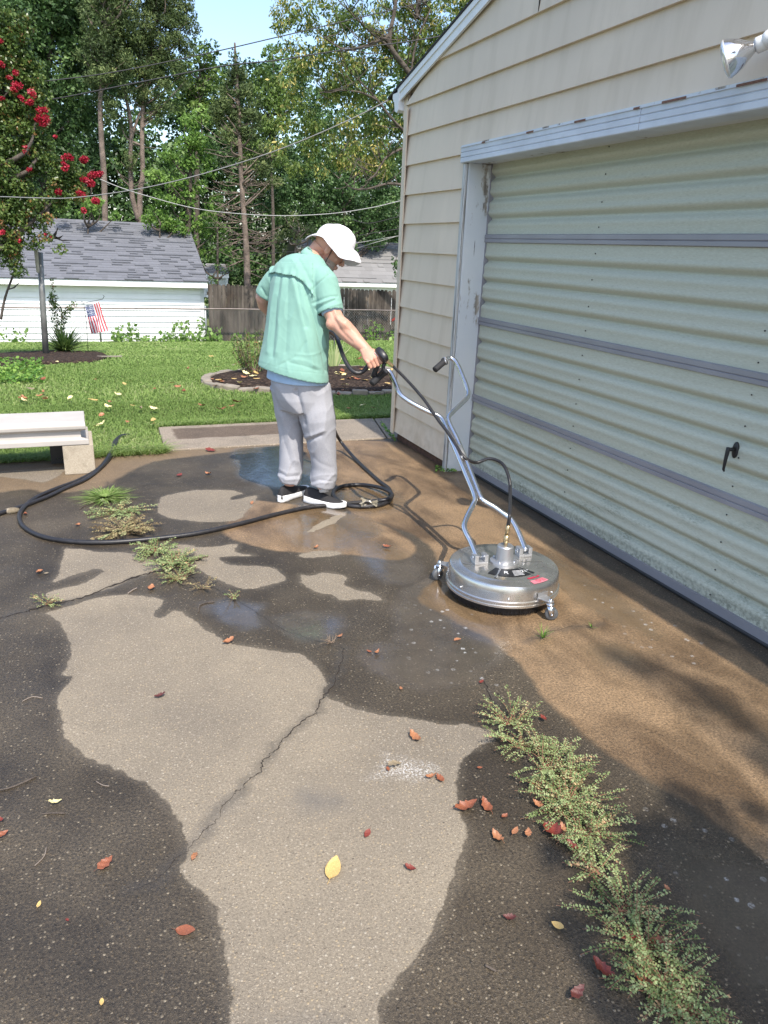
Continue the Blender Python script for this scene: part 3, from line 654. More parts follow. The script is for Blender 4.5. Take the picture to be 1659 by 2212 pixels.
# ================================================================ concrete bench on blocks
bn = empty('concrete_bench', (-.3, 5.5, 0), 'pale concrete bench slab lying on a short concrete block at the grass edge', 'bench')
e0 = G(158, 1024); e1 = G(211, 1020)
xr = .02; yb = float(G(180, 1024)[1]); zt_ = .205
def bench_x(px_, py_, z): return float(G(px_, py_, z)[0])
xb = bench_x(194, 968, .2)
b = MB()   # slab cross-section in Y-Z: plinth, cove, rounded top edge
yf = yb-.005
prof = [(0, 0), (0, .034), (.028, .046), (.034, .088), (.014, .098), (-.002, .106), (-.005, .128), (.008, .148), (.034, .155), (.35, .155), (.378, .148), (.392, .128), (.384, .104), (.36, .092), (.364, .046), (.39, .034), (.39, 0)]
def bx_(sh): return xb+.03-sh
ends = []
xl = -2.2
R = []
for x, k_ in ((xl, 0), (xb-.012, 0), (xb, .010)):
    R.append([(x + (-.045 if (.04 < z < .095) else (-.012-.10*max(0, z-.12) if z >= .095 else 0)) if x > -1 else x, yf+y, zt_+z*(1 if True else 1)) for y, z in prof])
b.rings(R); b.build('seat', MATS['bench_concrete'], bn, smooth=False, bevel=.004)
for xx in (None, -1.7):
    b = MB(); x1 = float(e1[0])-.012 if xx is None else xx; x0_ = float(G(141, 1024)[0]) if xx is None else xx-.2
    b.box((x0_-.0, yb, .0), (x1, yb+.40, zt_-.001)); b.build('leg', MATS['block_concrete'], bn, smooth=False, bevel=.006)
b = MB(); x0_ = float(G(141, 1024)[0]); b.box((x0_-.09, yb+.30, .0), (x0_-.005, yb+.40, zt_-.003)); b.build('spacer', MATS['black_metal'], bn, smooth=False)
# ================================================================ white garage with blue-grey roof, behind the lawn
def shingles(b, A, B, C, D, nc, tab, rngs, vals):
    """courses of tabs on the slope A(eave left) B(eave right) C(ridge right) D(ridge left)"""
    A, B, C, D = map(Vector, (A, B, C, D)); nrm = (B-A).cross(D-A).normalized()
    for i in range(nc):
        t0, t1 = i/nc, (i+1.0)/nc
        L0, R0 = A.lerp(D, t0), B.lerp(C, t0); L1, R1 = A.lerp(D, min(1, t1+.15/nc)), B.lerp(C, min(1, t1+.15/nc))
        W = (R0-L0).length; n = int(W/tab)+2; off = rngs.random()*tab
        u = 0.0; x = -off
        while x < W:
            wd = tab*rngs.uniform(.5, 1.4); a = max(0, x)/W; c = min(W, x+wd)/W; x += wd
            if c <= a: continue
            lift = nrm*(.042 if rngs.random() < .38 else .010)
            p0, p1, p2, p3 = L0.lerp(R0, a)+lift, L0.lerp(R0, c)+lift, L1.lerp(R1, c)+nrm*.002, L1.lerp(R1, a)+nrm*.002
            d0, d1 = L0.lerp(R0, a), L0.lerp(R0, c)
            b.add([p0, p1, p2, p3, d0, d1], [(0, 1, 2, 3), (4, 5, 1, 0)]); v = .2+.6*rngs.random(); vals += [v]*6
def gable_house(name, label, pr, pl, Yd, eave_px, ridge_px, base_px, mats, depth=6.0, rows=12, ext=6.0, roofdx=0, cat='garage', frieze=True):
    """house seen along its eave; right wall corner at image column pr, front wall plane at depth Yd"""
    rs_ = random.Random(5)
    xr = PY(pr, base_px, Yd)[0]; xl = PY(pl, base_px, Yd)[0]-ext; zb = PY(pr, base_px, Yd)[2]-.05
    ze = PY(pr, eave_px, Yd)[2]; ov = .35
    h = empty(name, (xr, Yd, zb), label, cat)
    b = MB(); r = (ze+.14-zb)/rows
    for i in range(rows):
        z = zb+r*i
        for (p, q, s) in (((xl, Yd), (xr, Yd), 0), ((xr, Yd), (xr, Yd+depth), 1)):
            o = .030
            if s == 0: b.add([(p[0], p[1]-o, z), (q[0], q[1]-o, z), (q[0], q[1], z+r), (p[0], p[1], z+r), (p[0], p[1]+.01, z), (q[0], q[1]+.01, z)], [(0, 1, 2, 3), (0, 4, 5, 1)])
            else: b.add([(p[0]+o, p[1], z), (q[0]+o, q[1], z), (q[0], q[1], z+r), (p[0], p[1], z+r), (p[0]-.01, p[1], z), (q[0]-.01, q[1], z)], [(0, 1, 2, 3), (0, 4, 5, 1)])
    b.box((xl, Yd+.01, zb), (xr-.012, Yd+depth, ze+.13)); b.build('siding', MATS[mats[0]], h, smooth=False)
    rx = PY(roofdx or pr, eave_px-12, Yd-ov)[0]
    yr_ = Yd+depth/2; zr = PY(ridge_px[0], ridge_px[1], yr_)[2]; xrr = PY(ridge_px[0], ridge_px[1], yr_)[0]
    ez = ze+.10
    b = MB(); b.box((xr-.10, Yd-.030, zb), (xr+.02, Yd-.018, ze+.1)); b.build('corner_trim', MATS['white_trim'], h, smooth=False)
    b = MB(); fz = ze
    b.box((xl, Yd-ov-.02, fz-.0), (rx, Yd-ov, fz+.17)); b.box((xl, Yd-ov+.001, fz+.002), (rx, Yd-.02, fz+.02)); b.build('fascia', MATS['bright_white'], h, smooth=False)
    b = MB(); vals = []
    e = (xl, Yd-ov-.05, fz+.18); f_ = (rx+.03, Yd-ov-.05, fz+.18); g = (max(rx+.03, xrr), yr_, zr); k = (xl, yr_, zr)
    shingles(b, e, f_, g, k, mats[3], mats[4], rs_, vals)
    n0 = len(b.v); b.add([e, f_, g, k, (f_[0], 2*yr_-f_[1], f_[2]), (e[0], 2*yr_-e[1], e[2])], [(0, 1, 2, 3), (3, 2, 4, 5)]); vals += [.4]*(len(b.v)-n0)
    n0 = len(b.v)
    x = xl
    while x < g[0]-.02:
        x2 = min(g[0], x+.30); b.add([(x, yr_-.16, zr-.055), (x2, yr_-.16, zr-.055), (x2, yr_, zr+.03), (x, yr_, zr+.03), (x2, yr_+.16, zr-.05), (x, yr_+.16, zr-.05)], [(0, 1, 2, 3), (3, 2, 4, 5)]); vals += [rs_.random()*.6+.1]*6; x = x2
    o = b.build('roof', MATS[mats[1]], h, smooth=False); at = o.data.attributes.new('v', 'FLOAT', 'POINT'); at.data.foreach_set('value', vals)
    b = MB(); xw = xr-.02; b.add([(xw, Yd, ze+.1), (xw, Yd+depth, ze+.1), (xw, yr_, zr-.08)], [(0, 1, 2)]); b.build('gable', MATS[mats[0]], h, smooth=False)
    return h
gable_house('neighbour_garage', 'white neighbour garage with blue-grey shingle roof, left of the wooden fence', 443, -5, 25.0, 621, (386, 487), 739, ('shed_siding', 'blue_grey_shingle', 0, 26, .30), 7.0, 11, 5, 448)
gable_house('neighbour_house', 'low house with pale grey roof showing over the wooden fence beside the tan garage', 1150, 700, 33.0, 627, (1160, 540), 700, ('shed_siding', 'grey_shingle', 0, 11, .5), 7.0, 11, .6, 1160, cat='house')
# ================================================================ fences
Yf = 24.6
xa = PY(450, 700, Yf)[0]; xb_ = PY(1010, 700, Yf)[0]; rs_ = random.Random(3)
fn = empty('wooden_fence', (xa, Yf, hz(Yf)), 'weathered brown board fence standing behind the lawn, right of the white garage', 'fence')
b = MB(); x = xa+.03
pzA, pzB = PY(450, 613, Yf), PY(860, 627.5, Yf); pz = pzB[2]
while x < xb_+3:
    wd = .138; zt = pzA[2]+(pzB[2]-pzA[2])*(x-pzA[0])/(pzB[0]-pzA[0]) + rs_.uniform(-.02, .02); zb = hz(Yf)-.1; g = .018 if rs_.random() < .25 else .006; yy = Yf+rs_.uniform(-.006, .006)
    P = [(x, zb), (x+wd, zb), (x+wd, zt-.05), (x+wd-.03, zt), (x+.03, zt), (x, zt-.05)]
    b.add([(p[0], yy, p[1]) for p in P]+[(p[0], yy+.02, p[1]) for p in P], [tuple(range(6))]+[tuple(range(6, 12))[::-1]]+[(i, 6+i, 6+(i+1) % 6, (i+1) % 6) for i in range(6)]); x += wd+g
b.build('boards', MATS['fence_board'], fn, smooth=False)
for z in (.35, 1.45):
    b = MB(); b.box((xa, Yf+.025, hz(Yf)+z), (xb_+3, Yf+.065, hz(Yf)+z+.09)); b.build('rail', MATS['fence_board'], fn, smooth=False)
x = xa+.2
while x < xb_+3:
    b = MB(); b.box((x, Yf+.066, hz(Yf)-.1), (x+.09, Yf+.156, pz-.05)); b.build('post', MATS['fence_board'], fn, smooth=False); x += 2.4
Yc = 24.0
xl_ = PY(-60, 700, Yc)[0]; zt = PY(600, 667, Yc)[2]; zl = PY(0, 664, Yc)[2]
cf = empty('chain_link_fence', (0, Yc, hz(Yc)), 'low chain-link fence with rusty top rail in front of the white garage', 'fence')
b = MB(); xr__ = xb_+2; n = 30
b.tube([(xl_+(xr__-xl_)*i/n, Yc, zl+(zt-zl)*i/n+.006*math.sin(i*1.7)) for i in range(n+1)], .024, 6); b.build('top_rail', MATS['rail_metal'], cf)
b = MB()
for i in range(0, int((xr__-xl_)/.085)):   # wire mesh, zigzag wires
    x = xl_+i*.085; z0 = hz(Yc)
    for s_ in (1, -1):
        P = [(x + (.0425*s_ if k % 2 else 0), Yc-.03*s_*.3, z0+(zt-z0)*k/22) for k in range(23)]; 
        for p, q in zip(P[:-1], P[1:]):
            d = .0019; b.add([(p[0]-d, p[1], p[2]), (p[0]+d, p[1], p[2]), (q[0]+d, q[1], q[2]), (q[0]-d, q[1], q[2])], [(0, 1, 2, 3)])
b.build('wire_mesh', MATS['galvanised'], cf, smooth=False)
for pxx in (-20, 215, 445, 640, 860):
    x = PY(pxx, 700, Yc)[0]; b = MB(); b.tube([(x, Yc+.03, hz(Yc)-.05), (x, Yc+.03, zt+.02)], .028, 8); b.ball((x, Yc+.03, zt+.03), .034, 8, 5); b.build('post', MATS['galvanised'], cf)
# red thing behind the fence by the garage corner
b = MB(); p = PY(852, 689, 24.2); b.tube([p+np.array([-.09, 0, -.06]), p+np.array([.35, 0, .22])], [.05, .045], 4); tag(b.build('wheelbarrow_handle', simple('red_paint', (.5, .03, .02), .5)), 'small red bar leaning on the fence at the garage corner', 'bar')
# ================================================================ clothes pole and flag
pb = T(99, 771); pt = PY(86, 545, pb[1])
po = empty('clothes_pole', pb, 'grey metal pole leaning a little in the left mulch bed', 'pole')
b = MB(); b.tube([pb-np.array([0, 0, .1]), (pb+pt)/2, pt], [.050, .045, .043], 12); b.build('pole', MATS['pole_metal'], po)
b = MB(); q = PY(81, 561, pb[1]); b.box((q[0]-.035, q[1]-.04, q[2]-.19), (q[0]+.03, q[1]+.05, q[2]+.16)); b.build('bracket', simple('tan_plastic', (.42, .38, .30), .6), po, bevel=.02)
fb = T(190, 762); Yg = fb[1]
ff = empty('garden_flag', fb, 'small stars and stripes garden flag hanging from a thin wire stand', 'flag')
ft = PY(181, 655, Yg); fr = PY(222, 646, Yg)
b = MB(); b.tube([fb-np.array([0, 0, .1]), PY(187, 700, Yg), ft, ft+np.array([-.03, 0, .03]), ft+np.array([-.05, 0, .0]), ft+np.array([-.01, 0, -.01])], .005, 6)
b.tube([ft, fr, PY(225, 640, Yg), PY(222, 637, Yg)], .005, 6); b.build('flag_stand', MATS['black_metal'], ff)
simple('flag_red', (.62, .05, .07), .8, var=.05); simple('flag_white', (.74, .74, .76), .8, var=.03); simple('flag_blue', (.045, .07, .20), .8, var=.1)
TL, TR, BL, BR = PY(183.5, 660, Yg), PY(214, 652, Yg), PY(198, 721, Yg), PY(233, 715, Yg)
nu, nv = 39, 40; vs = []
for j in range(nv+1):
    v = j/nv
    for i in range(nu+1):
        u = i/nu; p = (TL*(1-u)+TR*u)*(1-v)+(BL*(1-u)+BR*u)*v
        sw = .022*math.sin(u*12+v*2.2)*(.15+v)+.02*math.sin(u*5-v*4)
        vs.append((p[0]+.008*math.sin(v*6+u*9)*v, p[1]+sw, p[2]-.012*math.sin(u*PI)*(1-v)))
mfi = []; fs = []
for j in range(nv):
    for i in range(nu):
        fs.append((j*(nu+1)+i, j*(nu+1)+i+1, (j+1)*(nu+1)+i+1, (j+1)*(nu+1)+i)); st = i//3
        if i < 21 and j < 16: mfi.append(2)
        else: mfi.append(0 if st % 2 == 0 else 1)
clo = npmesh('cloth', vs, fs, [MATS['flag_red'], MATS['flag_white'], MATS['flag_blue']], None, True, ff, mfi)
b = MB()
for r in range(9):
    for c in range(6 if r % 2 == 0 else 5):
        u = (c+.5+(.5 if r % 2 else 0))/6*(21/39); v = (r+.7)/9.6*(16/40); i = min(nu, int(u*nu)); j = int(v*nv); p = Vector(vs[j*(nu+1)+i])+V(0, -.004, 0)
        pts = []
        for k in range(10):
            a = PI/2+k*PI/5; rr = .0105 if k % 2 == 0 else .0045; pts.append((p.x+rr*math.cos(a), p.y, p.z+rr*math.sin(a)))
        b.add(pts, [tuple(range(10))])
b.build('stars', MATS['flag_white'], clo, smooth=False)
# ================================================================ overhead wires
def wire(pts, r, mat, label, name='overhead_cable', grp='cables strung across the yard'):
    b = MB(); b.tube(spline(pts, 10), r, 5, cap=True); tag(b.build(name, MATS[mat]), label, 'cable', grp)
def wp(L, Ya, Yb):
    n = len(L); out = []
    for i, (x, y) in enumerate(L):
        # constant speed in 1/depth keeps the drawn line a plausible hanging wire
        t = (x-L[0][0])/(L[-1][0]-L[0][0]); out.append(PY(x, y, 1/((1-t)/Ya+t/Yb)))
    return out
wire(wp([(-120, 424), (0, 425), (80, 427.5), (160, 427), (300, 408), (440, 375), (600, 324), (750, 261), (866, 202)], 9.5, 6.2), .0048, 'cable_mid', 'pale cable running down left from the gutter of the tan garage', grp='cables strung across the yard')
wire(wp([(216, 387), (260, 405), (320, 424), (420, 450), (520, 462), (620, 466), (720, 461), (800, 449), (840, 440), (880, 430)], 22, 20), .011, 'cable_light', 'pale cable sagging in front of the trees above the white hat')
wire(wp([(-100, 195), (200, 163), (420, 121), (600, 80), (760, 42), (900, 8), (1000, -20)], 15, 14), .009, 'cable_black', 'highest dark wire crossing the patch of sky')
wire(wp([(-100, 246), (100, 217), (300, 178), (480, 143), (600, 130), (740, 108), (880, 90), (980, 72), (1100, 40)], 14, 12), .010, 'cable_black', 'second dark wire from the top, crossing behind the garage gable')
for i, (L, lab, m_) in enumerate([([(640, 545), (740, 516), (870, 493), (1000, 474)], 'dark wire just above the white hat, topmost of the low wires', 'cable_black'), ([(770, 536), (870, 507), (1000, 474)], 'thin grey wire right of the white hat', 'cable_light'), ([(740, 530), (800, 520), (870, 508), (1000, 487)], 'middle grey wire right of the white hat', 'cable_light'), ([(700, 543), (800, 534), (870, 525), (1000, 506)], 'lowest dark wire right of the white hat', 'cable_black'), ([(540, 550), (600, 546), (680, 540)], 'faint dark wire left of the white hat', 'cable_black'), ([(760, 474), (800, 482), (870, 466), (1000, 440)], 'short dark wire below the pale sagging cable', 'cable_black')]):
    wire(wp(L, 30, 29), .012, m_, lab)
# ================================================================ garden beds
def disc(name, poly, z, mat, label=None, cat=None, up=.05, kind=None):
    b = MB(); c = np.mean([p[:2] for p in poly], 0); n = len(poly); R = []
    for k, (f, h) in enumerate(((1, 0), (.93, up*.7), (.6, up), (.25, up*1.1), (.02, up*1.1))):
        R.append([(c[0]+(p[0]-c[0])*f, c[1]+(p[1]-c[1])*f, hz(c[1]+(p[1]-c[1])*f)+z+h+.012*mnoise.noise(Vector((p[0]*9*f, p[1]*9*f, k)))) for p in poly])
    b.rings(R, True); return tag(b.build(name, MATS[mat]), label, cat, kind=kind)
bedc = [T(x, y) for x, y in ((445, 828), (452, 816), (500, 806), (560, 800), (640, 797), (720, 796), (800, 797), (862, 806), (900, 822), (900, 842), (840, 850), (760, 852), (700, 850), (600, 847), (530, 844), (470, 838))]
bedc = [Vector(p) for p in bedc]; bs = spline(bedc+[bedc[0]], 4)[:-1]
disc('mulch_bed', bs, .0, 'mulch', up=.06, kind='structure')
cen = np.mean([list(p) for p in bs], 0)
# edging blocks around it, each its own thing
tot = sum((bs[(i+1) % len(bs)]-bs[i]).length for i in range(len(bs))); cnt = int(tot/.19); acc = 0; nxt = 0; made = 0; eb = None
for i in range(len(bs)):
    a, c = bs[i], bs[(i+1) % len(bs)]; L = (c-a).length
    while nxt < acc+L and made < 80:
        p = a.lerp(c, (nxt-acc)/L); d = (c-a); an = math.atan2(d.y, d.x)
        if eb is None:
            b = MB(); b.box((-.085, -.05, -.05), (.085, .05, .035)); eb = b.mesh('edging_block', MATS['edging_block'], False)
        o = bpy.data.objects.new('edging_block', eb); col.objects.link(o); o.location = (p.x, p.y, hz(p.y)+rnd(-.015, .02)); o.rotation_euler = (rnd(-.08, .08), rnd(-.08, .08), an+rnd(-.12, .12))
        bb = o.modifiers.new('bevel', 'BEVEL'); bb.width = .012; bb.segments = 2
        tag(o, 'buff edging block in the %s arc of the ring around the mulch bed' % ('front left' if p.y < cen[1] and p.x < cen[0] else 'front right' if p.y < cen[1] else 'rear left' if p.x < cen[0] else 'rear right'), 'edging block', 'edging blocks around the mulch bed'); made += 1; nxt += .178
    acc += L
bedl = [T(x, y) for x, y in ((-120, 772), (0, 765), (60, 762), (120, 760), (180, 761), (222, 764), (235, 770), (210, 782), (150, 786), (80, 790), (0, 800), (-140, 815))]
disc('mulch_bed_left', [Vector(p) for p in spline(bedl+[bedl[0]], 3)[:-1]], .0, 'mulch', up=.05, kind='structure')
# ================================================================ remeshing helper: closed volumes fused into one surface
def fuse(mb, voxel, smooth_it=4, name='tmp'):
    me = mb.mesh(name, []) if False else bpy.data.meshes.new(name)
    me.from_pydata(mb.v, [], mb.f); me.update()
    bm = bmesh.new(); bm.from_mesh(me); bmesh.ops.recalc_face_normals(bm, faces=bm.faces); bm.to_mesh(me); bm.free()
    o = bpy.data.objects.new(name, me); col.objects.link(o)
    r = o.modifiers.new('r', 'REMESH'); r.mode = 'VOXEL'; r.voxel_size = voxel; r.adaptivity = 0
    s = o.modifiers.new('s', 'SMOOTH'); s.iterations = smooth_it; s.factor = .5
    dg = bpy.context.evaluated_depsgraph_get(); dg.update()
    m2 = bpy.data.meshes.new_from_object(o.evaluated_get(dg))
    bpy.data.objects.remove(o); bpy.data.meshes.remove(me)
    n = len(m2.vertices); co = np.empty(n*3, np.float32); m2.vertices.foreach_get('co', co); co = co.reshape(-1, 3)
    no = np.empty(n*3, np.float32); m2.vertices.foreach_get('normal', no); no = no.reshape(-1, 3)
    fs = [tuple(p.vertices) for p in m2.polygons]
    return m2, co, no
def setco(me, co): me.vertices.foreach_set('co', np.asarray(co, np.float32).ravel()); me.update()
def projpx(co):
    c = (co-CAM)@RC
    return CX+FOC*c[:, 0]/-c[:, 2], CY-FOC*c[:, 1]/-c[:, 2]
def polyd(u, v, L):
    P = np.column_stack([u, v]); return d_line(P, L)
def vnoise(co, sc, seed=0): return np.array([mnoise.noise(Vector((p[0]*sc[0]+seed, p[1]*sc[1], p[2]*sc[2]))) for p in co])
def finish(me, name, mats, parent, solid=0, cut=None, flip=False):
    for m in mats: me.materials.append(m)
    if cut is not None:
        bm = bmesh.new(); bm.from_mesh(me); dele = [f for f in bm.faces if cut(f.calc_center_median(), f.normal)]
        bmesh.ops.delete(bm, geom=dele, context='FACES'); bm.to_mesh(me); bm.free()
    me.polygons.foreach_set('use_smooth', [True]*len(me.polygons)); me.name = name
    o = link(name, me, parent)
    if solid: s = o.modifiers.new('solid', 'SOLIDIFY'); s.thickness = solid; s.offset = -1
    return o
# ================================================================ materials of the person
def m_skin():
    s = N('skin'); a = s.noise(14, detail=4); b_ = s.noise(5)
    c = s.mix(s.rng(a, .35, .65), (.54, .30, .215), (.60, .345, .25)); c = s.mix(s.rng(b_, .45, .7, 0, .5), c, (.58, .25, .18))
    s.done(c, .5, s.bump(s.noise(180, detail=3), .15, .001), 0, .4)
    s.b.inputs['Subsurface Weight'].default_value = .12; s.b.inputs['Subsurface Radius'].default_value = (.02, .008, .004); s.b.inputs['Subsurface Scale'].default_value = .3
    return s.m
m_skin(); simple('stubble', (.42, .33, .28), .8, var=.25, sc=200)
def m_cloth(name, c, var=.06, sc=5, weave=700, rough=.85):
    s = N(name); a = s.noise(sc, detail=4); cc = s.mix(s.rng(a, .35, .65), tuple(x*(1-var) for x in c), tuple(min(1, x*(1+var)) for x in c))
    s.done(cc, rough, s.bump(s.noise(weave, detail=2), .12, .0006), 0, .2)
    s.b.inputs['Sheen Weight'].default_value = .1
    return s.m
m_cloth('mint_shirt', (.22, .40, .335)); m_cloth('blue_tee', (.40, .55, .74)); 
def m_sweat():
    s = N('grey_fleece'); a = s.noise(4, detail=5); h = s.noise(260, s.map(s.pos, (1, 1, .5)), detail=3)
    c = s.mix(s.rng(a, .35, .65), (.31, .315, .345), (.37, .375, .405)); c = s.mix(s.rng(h, .35, .65, 0, .35), c, (.48, .475, .50))
    return s.done(c, .95, s.bump(h, .25, .001), 0, .1)
m_sweat(); m_cloth('white_cotton', (.80, .775, .81), .02)
simple('shoe_knit', (.022, .021, .023), .8, var=.3, sc=300, bump=.5, bs=500); simple('shoe_sole', (.80, .79, .78), .55, var=.06, sc=20)
simple('sock', (.6, .6, .6), .9); simple('grip_rubber', (.022, .022, .024), .75, var=.2, sc=90, bump=.3, bs=300); simple('gun_plastic', (.018, .018, .022), .38, var=.1)
simple('hose_rubber', (.020, .019, .021), .42, var=.35, sc=40, bump=.25, bs=120); simple('brass', (.55, .42, .24), .35, .85, .2, 60)
# ================================================================ the person
FD = V(.88, .47, 0).normalized(); RD = V(.47, -.88, 0).normalized(); IR = V(.96, -.28, 0)   # facing, his right, photo right
per = empty('person', (1.22, 4.24, 0), 'man in mint shirt, grey sweatpants and white bucket hat, holding a black spray gun', 'person')
def ring(c, a, b_, n=28, tx=0, ty=0, sq=1.0, f=FD, r=RD, up=V(0, 0, 1)):
    c = Vector([float(q) for q in c]); out = []
    for j in range(n):
        t = 2*PI*j/n; ct, st = math.cos(t), math.sin(t)
        k = 1/((abs(ct)**(2*sq)+abs(st)**(2*sq))**(1/(2*sq)))
        p = r*(a*ct*k)+f*(b_*st*k); out.append(c+p+up*(p.dot(IR)*tx))
    return out
P_ = PY
# ---- body: one continuous skin surface
bd = MB()
neckb = P_(672, 566, 4.30); headc = P_(711, 538, 4.31)
Hf = (IR*.83+V(0, 0, -.56)).normalized(); Hu = (IR*.56+V(0, 0, .83)).normalized(); Hr = Hf.cross(Hu).normalized()
HM = Matrix(((Hr.x, Hf.x, Hu.x, headc[0]), (Hr.y, Hf.y, Hu.y, headc[1]), (Hr.z, Hf.z, Hu.z, headc[2]), (0, 0, 0, 1)))
# the ear point seen is on the near side of the head, so shift the centre inward
HM = Matrix.Translation(-Hr*.070) @ HM
def hb(m, c, r, rot=None):
    M = HM @ Matrix.Translation(c)
    if rot: M = M @ Euler(rot).to_matrix().to_4x4()
    m.ball((0, 0, 0), r, 20, 14, M=M)
hd = MB()
hb(hd, (0, -.008, .035), (.075, .094, .085)); hb(hd, (0, .035, -.010), (.063, .062, .080)); hb(hd, (0, .048, -.072), (.047, .043, .040)); hb(hd, (0, .078, -.094), (.024, .018, .017))
hb(hd, (0, .088, .028), (.048, .013, .011)); hb(hd, (.036, .066, -.022), (.023, .020, .020)); hb(hd, (-.036, .066, -.022), (.023, .020, .020))
hd.tube([HM @ V(0, .088, .018), HM @ V(0, .104, -.006), HM @ V(0, .117, -.026), HM @ V(0, .112, -.036)], [.008, .010, .0125, .008], 12)
for s_ in (1, -1): hb(hd, (.011*s_, .103, -.033), (.008, .011, .008)); hb(hd, (.078*s_, -.004, -.006), (.009, .018, .031), (0, 0, -.35*s_)); hb(hd, (.083*s_, -.012, -.004), (.006, .010, .028), (0, 0, -.5*s_))
hb(hd, (0, .097, -.057), (.022, .009, .006)); hb(hd, (0, .095, -.069), (.019, .009, .007))
hd.tube([HM @ V(0, -.035, -.02), HM @ V(0, -.045, -.085), Vector(neckb)+V(0, 0, -.03)], [.062, .058, .066], 16)
# torso, hips, legs under the clothes
def tor(m, L, **k): m.rings([ring(P_(u, v, y), a, b_, **k) for u, v, y, a, b_ in L])
tor(bd, [(660, 572, 4.29, .07, .06), (655, 590, 4.28, .15, .09), (650, 640, 4.28, .165, .11), (645, 720, 4.26, .165, .125), (643, 800, 4.25, .16, .12), (648, 860, 4.25, .16, .12)])
bd.tube([P_(683, 840, 4.20), P_(690, 940, 4.19), P_(698, 1055, 4.17)], [.085, .058, .038], 12); bd.tube([P_(622, 840, 4.30), P_(628, 940, 4.33), P_(626, 1048, 4.33)], [.085, .058, .038], 12)
ARM = [(700, 606, 4.13, .056), (708, 640, 4.10, .053), (718, 676, 4.05, .050), (727, 695, 4.02, .050), (741, 708, 3.99, .0535), (758, 725, 3.95, .0485), (774, 740, 3.91, .038), (787, 752, 3.88, .031), (797, 762, 3.86, .030)]
bd.tube([P_(u, v, y) for u, v, y, r in ARM], [r for *_, r in ARM], 20)
bd.ball(P_(716, 700, 4.015), (.034, .034, .034)); bd.tube([P_(728, 688, 4.0), P_(745, 702, 3.955), P_(765, 722, 3.93)], [.030, .036, .020], 10)
ARL = [(600, 600, 4.42, .056), (585, 620, 4.46, .052), (567, 645, 4.50, .045), (571, 656, 4.53, .045), (600, 685, 4.57, .042), (630, 708, 4.54, .034), (660, 716, 4.50, .030)]
bd.tube([P_(u, v, y) for u, v, y, r in ARL], [r for *_, r in ARL], 16)
# ---- hands
def hand(m, Wp, axis, back, thumb, side, curl):
    """Wp wrist, axis wrist->knuckles, back = dorsal direction, side = from little finger to index"""
    axis, back = axis.normalized(), back.normalized(); side = side.normalized()
    Wp = Vector([float(q) for q in Wp])
    m.rings([[Wp+axis*t+side*(w*math.cos(a))+back*(h*math.sin(a)) for a in np.linspace(0, 2*PI, 16, endpoint=False)] for t, w, h in ((-.02, .028, .022), (.01, .033, .021), (.04, .042, .020), (.07, .044, .017), (.088, .040, .012))])
    for i, (o, L) in enumerate(((.033, .92), (.011, 1.0), (-.011, .94), (-.032, .76))):
        k = Wp+axis*.082+side*o+back*.006; d = axis.copy(); p = [k-axis*.02, k]; rad = [.009, .0105]; seg = [.042*L, .027*L, .020*L]
        for j, sg in enumerate(seg):
            rot = Matrix.Rotation(curl[j]*(1+.06*i), 4, side.cross(Vector((0, 0, 0))) if False else back.cross(axis))
            d = (rot.to_3x3() @ d).normalized(); p.append(p[-1]+d*sg); rad.append(.0098-.0011*j)
        m.tube(p, rad, 10); m.ball(p[-1], rad[-1], 8, 6)
        m.ball(k, .0115, 8, 6)
    tb = Wp+axis*.02+side*.030-back*.010
    m.tube([tb]+[Vector(q) for q in thumb], [.015, .0125, .011, .009], 10)
hn = MB()
W0 = Vector(P_(789, 756, 3.865)); Kn = Vector(P_(806, 778, 3.80))
ax_ = (Kn-W0).normalized()
view = Vector(ray(800, 770)).normalized()
bk = (-view+V(0, 0, .35)); bk = (bk-ax_*bk.dot(ax_)).normalized(); sdv = ax_.cross(bk).normalized()
if sdv.z < 0: sdv = -sdv           # index finger uppermost
Gt, Gb = Vector(P_(824, 764, 3.83)), Vector(P_(806, 815, 3.86))   # gun grip axis, behind the palm
tbp = W0+ax_*.05+sdv*.045-bk*.02
crl = [.75, 1.35, .9]
# curling turns the fingers from the knuckles away from the back of the hand
def cross_sign():
    t = Matrix.Rotation(.5, 3, bk.cross(ax_)) @ ax_; return 1 if t.dot(bk) < 0 else -1
crl = [c*cross_sign() for c in crl]
hand(hn, W0, ax_, bk, [tbp, tbp+ax_*.03-bk*.015, tbp+ax_*.05-bk*.03-sdv*.01], sdv, crl)
WL = Vector(P_(664, 717, 4.49)); axl = V(.9, .1, -.45).normalized(); bkl = V(.1, .95, .3); bkl = (bkl-axl*bkl.dot(axl)).normalized(); sl2 = axl.cross(bkl).normalized()
if sl2.z < 0: sl2 = -sl2
t_ = Matrix.Rotation(.5, 3, bkl.cross(axl)) @ axl; sg_ = 1 if t_.dot(bkl) < 0 else -1
hand(hn, WL, axl, bkl, [WL+axl*.06+sl2*.045-bkl*.01, WL+axl*.08+sl2*.045-bkl*.03, WL+axl*.085+sl2*.03-bkl*.045], sl2, [c*sg_ for c in (.8, 1.2, .8)])
m1, c1, n1 = fuse(bd, .006, 5); m2, c2, n2 = fuse(hd, .003, 3); m3, c3, n3 = fuse(hn, .0024, 2)
